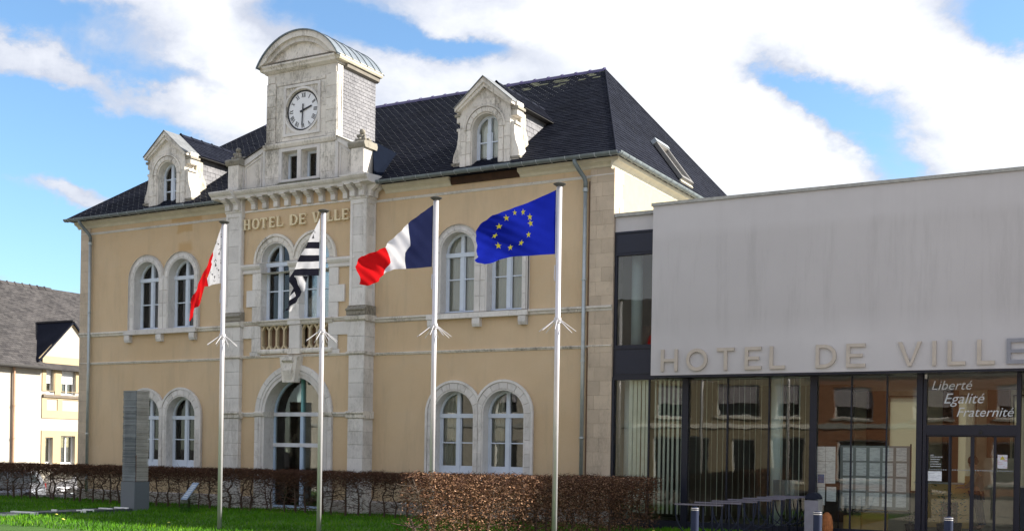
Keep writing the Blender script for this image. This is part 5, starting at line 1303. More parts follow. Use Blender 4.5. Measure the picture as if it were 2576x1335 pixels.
o = MB().box(-3.87, -3.62, 23.038, 23.04, 1.16, 1.345).build('notice_sheet', M_PRINT, None); tag(o, 'landscape white notice stuck on the fixed pane left of the sliding door', 'notice')
o = MB().box(-2.64, -2.47, 23.038, 23.04, 1.42, 1.675).build('notice_sheet', M_PRINTR, None); tag(o, 'white notice with a yellow warning triangle on the right door pane', 'notice')
MB().plate([(-2.60, 1.585), (-2.51, 1.585), (-2.555, 1.655)], y0=23.034, y1=23.0375).build('warning_triangle', simple('yellow_triangle', (.55, .45, .04), .6), o)
m = MB(); oh = thing('opening_hours', 'short lines of white vinyl lettering above the landscape notice on the entrance glass', 'lettering', (-3.7, 23.04, 1.4))
for i, (w, z) in enumerate(((.05, 1.645), (.21, 1.61), (.15, 1.565), (.135, 1.52), (.19, 1.475), (.19, 1.43))):
    x = -3.83; k = 0; m = MB(); rr = random.Random(i)
    while x < -3.83 + w: 
        l = rr.uniform(.012, .03); m.box(x, x + l, 23.046, 23.048, z, z + .014); x += l + .006
    m.build('text_line', M_VINYL, oh)
# grey box on a stand, behind the glass
gb = thing('grey_metal_box', 'grey metal box with a white label standing behind the glass at the white column', 'box', (-6.75, 23.5, .65))
MB().box(-6.97, -6.62, 23.36, 23.66, .70, 1.09).build('body', simple('grey_metal_case', (.17, .21, .24), .5), gb); MB().box(-6.615, -6.53, 23.36, 23.66, .70, 1.085).build('side_panel', simple('label_panel', (.42, .44, .46), .6), gb)
gt = thing('low_table', 'dark low table under the grey metal box behind the shopfront', 'table', (-6.75, 23.5, .1))
MB().box(-7.05, -6.45, 23.34, 23.8, .66, .695).build('top', M_DARKLEAD, gt)
for dx in (-7.02, -6.5):
    for dy in (23.37, 23.76): MB().box(dx, dx + .03, dy, dy + .03, .1, .66).build('leg', M_DARKLEAD, gt)
# potted plants inside by the door
def plant(x, y, h, n, label, seed):
    t = thing('potted_plant', label, 'plant', (x, y, .1)); rr = random.Random(seed)
    MB().lathe([(.09, .1), (.12, .28), (.13, .30), (.10, .31)], x, y, 12).build('pot', simple('dark_pot', (.05, .03, .02), .6), t)
    m = MB()
    for k in range(n):
        a = rr.uniform(0, 2 * pi); r = rr.uniform(.06, .24); z = rr.uniform(.34, h); c = Vector((x + r * cos(a), y + r * sin(a), z)); d = Vector((cos(a), sin(a), rr.uniform(-.3, .8))).normalized() * .08; s = d.cross(Vector((0, 0, 1))).normalized() * .028
        m.add([c, c + d * .5 + s, c + d, c + d * .5 - s], [(0, 1, 2, 3)], 0, rr.random())
    m.build('foliage', leaf('house_plant_leaf', [(0, (.01, .04, .01)), (1, (.05, .16, .03))]) if 'house_plant_leaf' not in MATS else MATS['house_plant_leaf'], t, tint=True)
    MB().tube([(x, y, .3), (x + .02, y, h * .8)], .012, 5).build('stem', M_TRUNK, t)
plant(-4.22, 23.35, .55, 60, 'small green potted plant in the corner by the notice board', 1)
plant(-3.72, 23.9, 1.05, 110, 'tall leafy potted plant just inside the glass left of the door', 2)
plant(-3.55, 24.4, .9, 80, 'bushy potted plant in front of the reception desk', 3)
for x, y, lab in ((-5.45, 23.9, 'small square cardboard carton on the floor under the notice board'), (-5.05, 24.0, 'larger pale cardboard carton under the notice board')):
    t = thing('cardboard_carton', lab, 'box', (x, y, .1)); w = .17 if x < -5.2 else .24
    MB().box(x - w, x + w, y - .15, y + .15, .105, .105 + w * 1.7).build('carton', M_PINE, t); MB().box(x - w * .9, x + w * .9, y - .14, y + .14, .105 + w * 1.7, .115 + w * 1.7).build('flap', M_PINE, t)

# ================================================================== STREET FURNITURE IN FRONT
# bicycle stands
RK = [(-6.80, 17.40), (-6.80, 18.30), (-6.79, 19.12), (-6.79, 19.97), (-6.80, 20.85), (-6.76, 21.62), (-6.74, 22.15), (-6.72, 22.60)]
LABR = ['bicycle stand nearest the navy bollard, in front of all the others', 'second bicycle stand counting back from the navy bollard', 'third bicycle stand of the row, counted from the bollard', 'fourth bicycle stand of the row, counted from the bollard', 'fifth bicycle stand of the row, left of the litter bin', 'sixth bicycle stand, third from the glass front', 'seventh bicycle stand, next to last before the glass front', 'last bicycle stand, hard against the dark framed glass front']
rk = thing('bicycle_stand', LABR[0], 'bicycle stand', (0, 0, 0), 0, 'bicycle stands in a row before the shopfront'); local(rk)
RW = .76
MB().box(0, RW + .02, -.022, .022, .775, .80).build('top_rail', M_BIKETOP, rk)
for s, x0 in ((1, .015), (-1, RW)):
    pts = [(x0, 0, .775), (x0, 0, .70)] + [(x0 + s * .36 * (1 - cos(t)), 0, .70 - .46 * sin(t)) for t in [pi / 2 * k / 9 for k in range(1, 10)]]
    MB().tube(pts, .012, 7).build('curved_bar', M_BIKE, rk, smooth=True)
for x in (.30, .46): MB().tube([(x, .01, -.02), (x, .01, .775)], .015, 7).build('upright', M_BIKE, rk, smooth=True)
MB().tube([(.38, 0, .24), (.38, 0, -.02)], .014, 7).build('foot', M_BIKE, rk)
for (x, y), lab in zip(RK[1:], LABR[1:]): dup(rk, (x, y, 0), radians(9), lab)
rk.location = (RK[0][0], RK[0][1], 0); rk.rotation_euler = (0, 0, radians(9))
# bollards
bo = thing('bollard', 'navy ringed bollard in front of the left end of the bicycle stands', 'bollard', (0, 0, 0), 0, 'navy bollards along the forecourt'); local(bo)
MB().lathe([(.052, 0), (.052, .85), (.047, .86), (.047, .872), (.052, .876), (.052, .885), (.047, .888), (.03, .90)], 0, 0, 20).build('post', M_BOLL, bo, smooth=False)
for z in (.862, .884): MB().lathe([(.053, z - .004), (.0545, z - .002), (.0545, z + .002), (.053, z + .004)], 0, 0, 20).build('ring', M_SILVER, bo)
dup(bo, (-3.74, 14.45, 0), 0, 'navy ringed bollard in front of the small orange figure')
dup(bo, (-2.17, 14.35, 0), 0, 'navy ringed bollard in front of the sliding entrance door')
bo.location = (-5.30, 14.28, 0)
# litter bin
lb = thing('litter_bin', 'grey litter bin with rounded hood beside the last bicycle stand', 'litter bin', (-5.85, 22.3, 0))
MB().box(-6.0, -5.74, 22.2, 22.46, .03, .74).build('body', simple('mauve_grey_bin', (.27, .26, .30), .6), lb)
MB().box(-5.739, -5.715, 22.21, 22.45, .03, .745).build('edge_strip', M_COPING, lb)
MB().prof([(-5.99 + .13 - .135 * cos(pi * k / 12), .76 + .13 * sin(pi * k / 12)) for k in range(13)], 22.19, 22.47, axis='y').build('hood', M_BIKE, lb)
# small orange figure
of = thing('orange_figure', 'small orange figure with mane like folds beside the litter bin', 'statue', (-5.66, 22.62, .03))
M_OR = simple('orange_terracotta', (.42, .15, .045), .75, var=.3, scale=18)
m = MB(); m.ball((-5.66, 22.62, .15), .13, 12, 8, sc=(.8, .9, 1.1)); m.ball((-5.66, 22.6, .30), .10, 12, 8, sc=(.9, .9, 1.1)); m.build('body', M_OR, of, smooth=True)
MB().ball((-5.665, 22.59, .43), .075, 12, 8).build('head', M_OR, of, smooth=True)
m = MB()
for k in range(9):
    a = -pi * .1 - k * .3; m.tube([(-5.665 + .07 * cos(a), 22.59 + .07 * sin(a), .46), (-5.665 + .10 * cos(a), 22.59 + .10 * sin(a), .34), (-5.665 + .11 * cos(a), 22.59 + .11 * sin(a), .20), (-5.665 + .10 * cos(a), 22.59 + .1 * sin(a), .07)], [.02, .028, .03, .02], 6)
m.build('mane', M_OR, of, smooth=True)

# ================================================================== FLAGPOLES AND FLAGS
PY_ = 16.46; POLES = [-15.72, -13.30, -10.86, -8.49]
PL = ['flagpole flying the red and ermine flag, farthest from the modern wing', 'flagpole flying the black and white striped flag', 'flagpole flying the blue white red flag, its foot inside the brown hedge', 'flagpole flying the blue flag with yellow stars']
fp = thing('flagpole', PL[0], 'flagpole', (0, 0, 0), 0, 'flagpoles in front of the town hall'); local(fp)
MB().tube([(0, 0, -.1), (0, 0, 5.88)], .043, 20).build('pole', M_ALU, fp, smooth=True)
MB().lathe([(.05, 5.86), (.10, 5.895), (.104, 5.905), (.05, 5.925), (.01, 5.93)], 0, 0, 20).build('cap', M_CAP, fp)
MB().lathe([(.058, 3.66), (.060, 3.67), (.060, 3.74), (.058, 3.75)], 0, 0, 16).build('collar', M_ALU, fp)
for k in range(8):
    a = 2 * pi * k / 8 + .35
    MB().tube([(.055 * cos(a), .055 * sin(a), 3.71), (.30 * cos(a), .30 * sin(a), 3.53)], [.008, .006], 6).build('prong', M_ALU, fp)
MB().tube([(-.055, -.01, 4.6), (-.065, -.01, 4.4), (-.055, -.01, 4.35)], .012, 6).build('cleat', M_ALU, fp)
MB().tube([(-.056, 0, 4.72), (-.056, 0, 5.85)], .006, 5).build('halyard', simple('white_rope', (.7, .7, .7), .9), fp)
for x, lab in zip(POLES[1:], PL[1:]): dup(fp, (x, PY_, 0), 0, lab)
fp.location = (POLES[0], PY_, 0)

def cloth(name, col, tr=.35, pat=.0):
    m = bpy.data.materials.new(name); m.use_nodes = True; t = NT(m); t.n.clear()
    c = t.mix(t.ramp(t.noise(5, 4, .6), (.3, .7)), tuple(v * .92 for v in col), tuple(min(1, v * 1.05) for v in col))
    d = t.new('ShaderNodeBsdfDiffuse'); s = t.new('ShaderNodeBsdfTranslucent'); t.l.new(c, d.inputs[0]); t.l.new(c, s.inputs[0])
    bn = t.new('ShaderNodeBump'); bn.inputs['Strength'].default_value = .35; bn.inputs['Distance'].default_value = .02
    t.l.new(t.noise(6, 5, .6, (1, 1, 1), 1.0), bn.inputs['Height']); t.l.new(bn.outputs[0], d.inputs['Normal'])
    mx = t.new('ShaderNodeMixShader'); mx.inputs[0].default_value = tr; t.l.new(d.outputs[0], mx.inputs[1]); t.l.new(s.outputs[0], mx.inputs[2])
    o = t.new('ShaderNodeOutputMaterial'); t.l.new(mx.outputs[0], o.inputs[0]); return m
C_WHITE = cloth('white_flag_cloth', (.72, .72, .76)); C_BLACK = cloth('black_flag_cloth', (.022, .022, .034), .2); C_RED = cloth('red_flag_cloth', (.62, .012, .016), .45)
C_NAVY = cloth('navy_flag_cloth', (.022, .028, .085), .3); C_EU = cloth('blue_flag_cloth', (.009, .018, .29), .4); C_YEL = cloth('yellow_star_print', (.90, .80, .06), .3); C_GOLD = cloth('gold_print', (.75, .30, .03), .4)
def flag(name, regions, prints, wave, label, cell=.035):
    """regions: (polygon in x,z ; material ; extra depth). Cut along a fine grid so the cloth can ripple."""
    me_mats = []; m = MB()
    def slot(mt):
        if mt not in me_mats: me_mats.append(mt)
        return me_mats.index(mt)
    for poly, mt, off, cs in [(p, mt, o, cell) for p, mt, o in regions] + [(p, mt, o, .05) for p, mt, o in prints]:
        si = slot(mt); x0, x1 = min(p[0] for p in poly), max(p[0] for p in poly); z0, z1 = min(p[1] for p in poly), max(p[1] for p in poly)
        ix = math.floor(x0 / cs)
        while ix * cs < x1:
            iz = math.floor(z0 / cs)
            while iz * cs < z1:
                q = clip_rect(list(poly), ix * cs, (ix + 1) * cs, iz * cs, (iz + 1) * cs)
                if len(q) >= 3 and abs(area(q)) > 1e-8:
                    if area(q) < 0: q = q[::-1]
                    vs = [(a, PY_ + wave(a, b) + off, b) for a, b in q]
                    tr = [tuple(range(len(q)))] if len(q) <= 4 and cs == cell else tessellate_polygon([[Vector((a, b, 0)) for a, b in q]])
                    m.add(vs, [tuple(f) if area([q[i] for i in f]) > 0 else tuple(f)[::-1] for f in tr], si)
                iz += 1
            ix += 1
    o = m.build(name, me_mats, None)
    bm = bmesh.new(); bm.from_mesh(o.data); bmesh.ops.remove_doubles(bm, verts=bm.verts, dist=2e-5); bm.to_mesh(o.data); bm.free()
    o.data.polygons.foreach_set('use_smooth', [True] * len(o.data.polygons))
    o['label'] = label; o['category'] = 'flag'; o['group'] = 'flags on the four poles'; return o
def ramp(t): return max(0.0, min(1.0, t))
# EU
f4 = [(-8.53,5.82),(-8.75,5.75),(-9.06,5.65),(-9.33,5.6),(-9.76,5.52),(-9.86,5.41),(-9.92,5.34),(-9.98,5.22),(-10.03,5.11),(-10.07,5.0),(-10.09,4.94),(-10.08,4.88),(-10.05,4.85),(-10.13,4.8),(-10.09,4.76),(-9.95,4.73),(-9.64,4.75),(-9.22,4.79),(-8.85,4.79),(-8.54,4.78)]
def w4(x, z):
    s = ramp((-8.53 - x) / 1.5); d = (z - 4.8) - (-8.5 - x) * .12
    return s * (.10 * sin((x * .8 + z) * 5.2) + .045 * sin((x - z * 1.6) * 9 + 1) - .012 * sin((x + z * 2.2) * 17)) + .05 * s * ramp((4.95 - z) * 5)
def star(cx, cz, r, rot=0.0, sx=1.0): return [(cx + sx * (r if k % 2 == 0 else r * .40) * sin(rot + pi * k / 5), cz + (r if k % 2 == 0 else r * .40) * cos(rot + pi * k / 5)) for k in range(10)]
st = [(-9.16, 5.51), (-9.02, 5.415), (-9.02, 5.315), (-9.07, 5.14), (-9.19, 5.01), (-9.37, 4.94), (-9.58, 4.98), (-9.65, 5.15), (-9.63, 5.32), (-9.51, 5.455), (-9.34, 5.525)]
pr = []
for k, (x, z) in enumerate(st): pr.append((star(x, z, .058 if k != 10 else .046, .15 * sin(k * 2.1), .95), C_YEL, -.006))
flag('flag', [(f4, C_EU, 0)], pr, w4, 'dark blue flag with a circle of yellow stars')
# tricolour
f3b = [(-10.92,5.79),(-11.18,5.67),(-11.46,5.52),(-11.44,5.35),(-11.37,5.12),(-11.41,5.05),(-11.46,4.99),(-11.47,4.73),(-10.93,4.73)]
f3w = [(-11.46,5.52),(-11.65,5.4),(-11.93,5.14),(-11.9,5.04),(-11.86,4.88),(-11.9,4.8),(-11.93,4.66),(-11.72,4.73),(-11.47,4.73),(-11.46,4.99),(-11.41,5.05),(-11.37,5.12),(-11.44,5.35)]
f3r = [(-11.93,5.14),(-12.15,5.07),(-12.35,4.99),(-12.42,4.9),(-12.49,4.82),(-12.47,4.68),(-12.47,4.52),(-12.37,4.5),(-12.14,4.57),(-11.93,4.66),(-11.9,4.8),(-11.86,4.88),(-11.9,5.04)]
def w3(x, z):
    s = ramp((-10.92 - x) / 1.3); return s * (.09 * sin((x * 1.1 - z * .9) * 6.0) + .05 * sin((x * .5 + z) * 11) + .02 * sin((x + z) * 23))
flag('flag', [(f3b, C_NAVY, 0), (f3w, C_WHITE, 0), (f3r, C_RED, 0)], [], w3, 'flag in broad navy, white and red bands blowing to the left')
# black and white stripes
P2w = [(-13.36,5.82),(-13.53,5.55),(-13.66,5.36),(-13.39,5.34),(-13.38,5.82)]
b1 = [(-13.66,5.36),(-13.39,5.34),(-13.39,5.22),(-13.73,5.25)]; w2_ = [(-13.73,5.25),(-13.39,5.22),(-13.39,5.1),(-13.81,5.13)]
b2 = [(-13.81,5.13),(-13.39,5.1),(-13.39,4.99),(-13.88,5.01)]; w3_ = [(-13.88,5.01),(-13.39,4.99),(-13.39,4.86),(-13.8,4.88),(-13.97,4.88)]
b3 = [(-13.97,4.88),(-13.8,4.88),(-13.39,4.86),(-13.39,4.73),(-13.69,4.75),(-13.98,4.77),(-13.92,4.67),(-13.81,4.46),(-13.82,4.38),(-13.91,4.28),(-14.08,4.17),(-14.14,4.14),(-14.23,4.1),(-14.11,4.25),(-13.92,4.39),(-13.94,4.45),(-14.02,4.58),(-14.07,4.66),(-14.09,4.71),(-14.03,4.81)]
fw3 = [(-13.98,4.77),(-13.8,4.75),(-13.73,4.63),(-13.76,4.55),(-13.81,4.46),(-13.92,4.67)]; fb4 = [(-13.8,4.75),(-13.69,4.75),(-13.72,4.63),(-13.74,4.64)]
fw4 = [(-13.98,4.49),(-13.94,4.45),(-13.92,4.39),(-14.11,4.25),(-14.13,4.26),(-14.09,4.38)]; fb5 = [(-14.02,4.57),(-13.98,4.49),(-14.09,4.37),(-14.06,4.47)]; fw5 = [(-13.91,4.28),(-13.98,4.2),(-14.06,4.13),(-14.13,4.11),(-14.14,4.14),(-14.08,4.17)]
def w2(x, z):
    s = ramp((-13.36 - x) / .8); return s * (.03 * sin((x * 2.2 + z) * 6) + .015 * sin((x * 2 - z) * 15)) + (.02 * ramp((4.74 - z) * 4) * sin((x * 3 + z) * 9) if z < 4.74 else 0)
def ermine(cx, cz, s, rot=0.0):
    """heraldic ermine tail: a flared tail under three small lozenges"""
    R_ = lambda p: [(cx + s * (a * cos(rot) - b * sin(rot)), cz + s * (a * sin(rot) + b * cos(rot))) for a, b in p]
    dm = lambda x, z, r: [(x, z + r), (x + r * .7, z), (x, z - r), (x - r * .7, z)]
    return [R_([(0, .35), (.13, -.25), (.42, -.85), (.14, -.70), (0, -1.0), (-.14, -.70), (-.42, -.85), (-.13, -.25)]), R_(dm(0, .95, .24)), R_(dm(-.38, .66, .2)), R_(dm(.38, .66, .2))]
pr2 = [(p, C_BLACK, -.006) for p in ermine(-13.525, 5.475, .075, -.1)]
flag('flag', [(P2w, C_WHITE, 0), (b1, C_BLACK, 0), (w2_, C_WHITE, 0), (b2, C_BLACK, 0), (w3_, C_WHITE, 0), (b3, C_BLACK, 0), (fw3, C_WHITE, .05), (fb4, C_BLACK, .06), (fw4, C_WHITE, .04), (fb5, C_BLACK, .05), (fw5, C_WHITE, .03)], pr2, w2, 'black and white striped flag folded on itself, with one ermine tail', .03)
# red and ermine
f1w = [(-15.75,5.9),(-15.86,5.67),(-16.0,5.35),(-15.99,5.27),(-16.04,5.16),(-16.02,5.11),(-16.14,4.84),(-16.11,4.69),(-15.99,4.72),(-15.77,4.73),(-15.75,4.73)]
f1r = [(-16.0,5.35),(-16.2,5.02),(-16.37,4.75),(-16.5,4.53),(-16.54,4.4),(-16.53,4.34),(-16.54,4.3),(-16.61,4.07),(-16.59,4.03),(-16.47,4.18),(-16.44,4.28),(-16.34,4.33),(-16.2,4.69),(-16.11,4.69),(-16.14,4.84),(-16.02,5.11),(-16.04,5.16),(-15.99,5.27)]
def w1(x, z):
    s = ramp((-15.75 - x) / .7); return s * (.018 * sin((x * 2.5 + z) * 6) + .012 * sin((x * 4 - z * .6) * 14))
pr1 = []
for (x, z, s, r) in [(-15.885, 5.50, .05, 1.1), (-15.79, 5.64, .04, .2), (-15.83, 5.33, .062, -.2), (-15.92, 5.12, .070, .12), (-15.79, 5.14, .04, 0), (-15.86, 5.0, .045, .9), (-16.02, 4.93, .05, .8), (-15.945, 4.83, .06, 3.0), (-15.83, 4.86, .035, .2), (-15.79, 5.42, .035, 0)]:
    for p in ermine(x, z, s, r): pr1.append((p, C_BLACK, -.006))
for g in ([(-16.16,4.93),(-16.14,4.93),(-16.16,4.86),(-16.18,4.86)], [(-16.32,4.58),(-16.3,4.58),(-16.35,4.45),(-16.37,4.45)]): pr1.append((g, C_GOLD, -.006))
flag('flag', [(f1w, C_WHITE, 0), (f1r, C_RED, 0)], pr1, w1, 'narrow hanging flag, white with black ermine marks and red at the fly', .03)

# ================================================================== LAWN OBJECTS
SX0, SX1, SY0, SY1 = -22.13, -21.66, 19.77, 20.24
sc = thing('stone_sculpture', 'tall square sculpture of stacked slate layers on a smooth grey granite plinth', 'sculpture', ((SX0 + SX1) / 2, 20, 0))
M_GRAN = simple('blue_grey_granite', (.155, .175, .20), .6, var=.08, scale=60, fine=.3)
MB().box(SX0, SX1, SY0, SY1, -.02, .71).build('plinth', M_GRAN, sc)
M_LAY = slate('lit_face_slate_layer', (.34, .33, .30), (.52, .50, .46), .3)  # brighter light on the right face is put into this paler colour
M_LAYD = slate('shaded_face_slate_layer', (.12, .135, .15), (.24, .26, .275), .3)  # shade of the left face is put into this darker blue
rnd = random.Random(4); z = .722; k = 0
MB().box(SX0 + .05, SX1 - .05, SY0 + .05, SY1 - .05, .71, 2.90).build('core', M_DARKLEAD, sc)
while z < 2.92:
    h = rnd.uniform(.016, .040); j = [rnd.uniform(-.006, .006) for _ in range(4)]
    e = .018
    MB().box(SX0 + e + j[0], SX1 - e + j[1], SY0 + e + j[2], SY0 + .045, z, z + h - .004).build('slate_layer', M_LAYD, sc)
    j1 = rnd.uniform(-.004, .006)
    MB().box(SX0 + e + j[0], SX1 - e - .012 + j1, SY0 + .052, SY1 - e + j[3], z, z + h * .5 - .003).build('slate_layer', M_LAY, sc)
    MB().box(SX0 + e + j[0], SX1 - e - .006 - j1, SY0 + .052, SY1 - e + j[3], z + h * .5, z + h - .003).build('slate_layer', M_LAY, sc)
    z += h
MB().box(SX1 - .03, SX1 - .006, SY0 + .046, SY0 + .053, .72, 1.35).build('dark_slit_strip', M_BRN, sc)  # brown strip painted in for the dark slit at the corner
lc = thing('information_panel', 'slanted blue grey information panel on a clear acrylic stand in the grass', 'information panel', (-20.05, 19.95, 0))
P4 = [(-20.28, 19.92, .33), (-20.02, 19.86, .33), (-19.93, 20.16, .73), (-20.18, 20.22, .73)]
n_ = (Vector(P4[1]) - Vector(P4[0])).cross(Vector(P4[3]) - Vector(P4[0])).normalized() * .015
m = MB(); m.add([Vector(p) for p in P4] + [Vector(p) - n_ for p in P4], [(0, 1, 2, 3), (7, 6, 5, 4), (0, 4, 5, 1), (1, 5, 6, 2), (2, 6, 7, 3), (3, 7, 4, 0)])
pn = m.build('panel', simple('blue_grey_panel', (.20, .27, .38), .45, var=.05), lc)
m = MB(); a_, b_, d_ = Vector(P4[0]), Vector(P4[1]), Vector(P4[3])
for i in range(8):
    t0 = .12 + i * .1; w0 = .12 + .05 * (i % 3); q = [a_ + (b_ - a_) * u + (d_ - a_) * v + n_ * .15 for u, v in ((w0, t0), (.85 - .06 * (i % 2), t0), (.85 - .06 * (i % 2), t0 + .035), (w0, t0 + .035))]
    m.add(q, [(0, 1, 2, 3)])
m.build('printed_lines', simple('pale_print', (.60, .64, .68), .6), pn)
for (a, b) in ((0, 1), (3, 2)):
    p, q = P4[a], P4[b]; m = MB(); m.add([(p[0], p[1], 0), (q[0], q[1], 0), (q[0], q[1], q[2] - .02), (p[0], p[1], p[2] - .02)], [(0, 1, 2, 3)]) if a == 0 else m.add([(p[0], p[1] - .2, 0), (q[0], q[1] - .2, 0), (q[0], q[1] - .2, .30), (p[0], p[1] - .2, .30)], [(0, 1, 2, 3)])
    m.build('acrylic_sheet', M_PLEX, lc)
m = MB()
for p in (P4[0], P4[1]): m.add([(p[0], p[1], 0), (p[0] + .09, p[1] + .24, 0), (p[0] + .09, p[1] + .24, .62), (p[0], p[1], .32)], [(0, 1, 2, 3)])
m.build('acrylic_side', M_PLEX, lc)
# slate strip in the lawn with white stones
pt = thing('slate_path', 'strip of dark slate slabs sunk in the lawn leading to the sculpture', 'path', (-22, 17, 0)); pt['kind'] = 'structure'
del pt['category']
M_SLAB = simple('dark_slate_slab', (.05, .058, .068), .55, var=.25, scale=9)
y = 13.2; rnd = random.Random(9)
while y < 19.7:
    l = rnd.uniform(.35, .6); xx = rnd.uniform(-.04, .04)
    MB().chip([(-22.32 + xx, y), (-21.62 + xx, y), (-21.62 + xx, min(y + l, 19.72)), (-22.32 + xx, min(y + l, 19.72))], .06, -.02, .008, map=lambda a, b, c: (a, c, b), gap=.006).build('slab', M_SLAB, pt); y += l
M_WS = simple('white_marble', (.90, .90, .88), .6, var=.05)
WS = [(-22.3, -21.5, 16.85, .12, 'long white stone strip lying across the dark slabs, the biggest of them'), (-22.5, -21.9, 16.2, .10, 'white stone strip at the left edge of the lawn'), (-22.1, -21.95, 17.75, .06, 'small white stone in the middle of the slab strip'),
      (-21.95, -21.60, 18.5, .06, 'thin white stone strip halfway to the sculpture'), (-21.75, -21.45, 18.15, .06, 'thin white stone strip on the right edge of the slabs'), (-22.15, -21.75, 19.15, .08, 'white stone strip second nearest the sculpture'), (-22.15, -21.70, 19.62, .07, 'white stone strip against the foot of the sculpture')]
for (a, b, yy, w, lab) in WS:
    rr = random.Random(int(yy * 10)); n = 9; top = []; bot = []
    for i in range(n + 1):
        x = a + (b - a) * i / n; top.append((x, yy + w * rr.uniform(.25, .5))); bot.append((x, yy - w * rr.uniform(.25, .5)))
    o = MB().plate(bot + top[::-1], y0=.03, y1=.085 + rr.uniform(0, .015), map=lambda a_, b_, c_: (a_, c_, b_)).build('white_stone', M_WS, None); tag(o, lab, 'stone', 'white stones along the slate strip')
# a few flowers in the grass
def tiny_flower(pts, name, label, mat, cat, h=.09, r=.022, n=1):
    m = MB(); rr = random.Random(2)
    for (x, y) in pts:
        z = lawn_h(x, y)
        m.tube([(x, y, z), (x, y, z + h)], .004, 4, 1)
        for k in range(n): m.ball((x + rr.uniform(-.01, .01), y + rr.uniform(-.01, .01), z + h - k * .018), r, 6, 4, 0)
    o = m.build(name, [mat, M_GRASS], None); tag(o, label, cat); return o
for i, (x, y, lab) in enumerate(((-23.1, 15.9, 'pale mauve hyacinth spike nearest the left edge of the lawn'), (-22.55, 15.5, 'pale mauve hyacinth spike, second from the left edge'), (-22.3, 16.0, 'pale mauve hyacinth spike with two heads in the lawn corner'), (-21.7, 15.95, 'rightmost pale mauve hyacinth spike near the dark slabs'))):
    tiny_flower([(x, y)], 'hyacinth', lab, simple('mauve_petal', (.42, .36, .50), .8), 'flower', .20, .03, 6)
YL = [(-23.0, 15.35), (-22.6, 15.9), (-19.1, 15.6), (-18.95, 15.5), (-20.4, 16.5), (-17.0, 16.4), (-8.2, 19.6), (-7.5, 20.4), (-6.6, 19.5), (-8.6, 20.9)]
m = MB(); 
for (x, y) in YL: z = lawn_h(x, y); m.lathe([(.028, z + .075), (.03, z + .082), (.012, z + .09)], x, y, 8)
tag(m.build('dandelions', simple('yellow_petal', (.70, .68, .12), .8), None), 'scattered yellow and white wild flowers in the lawn', 'flowers')['kind'] = 'stuff'

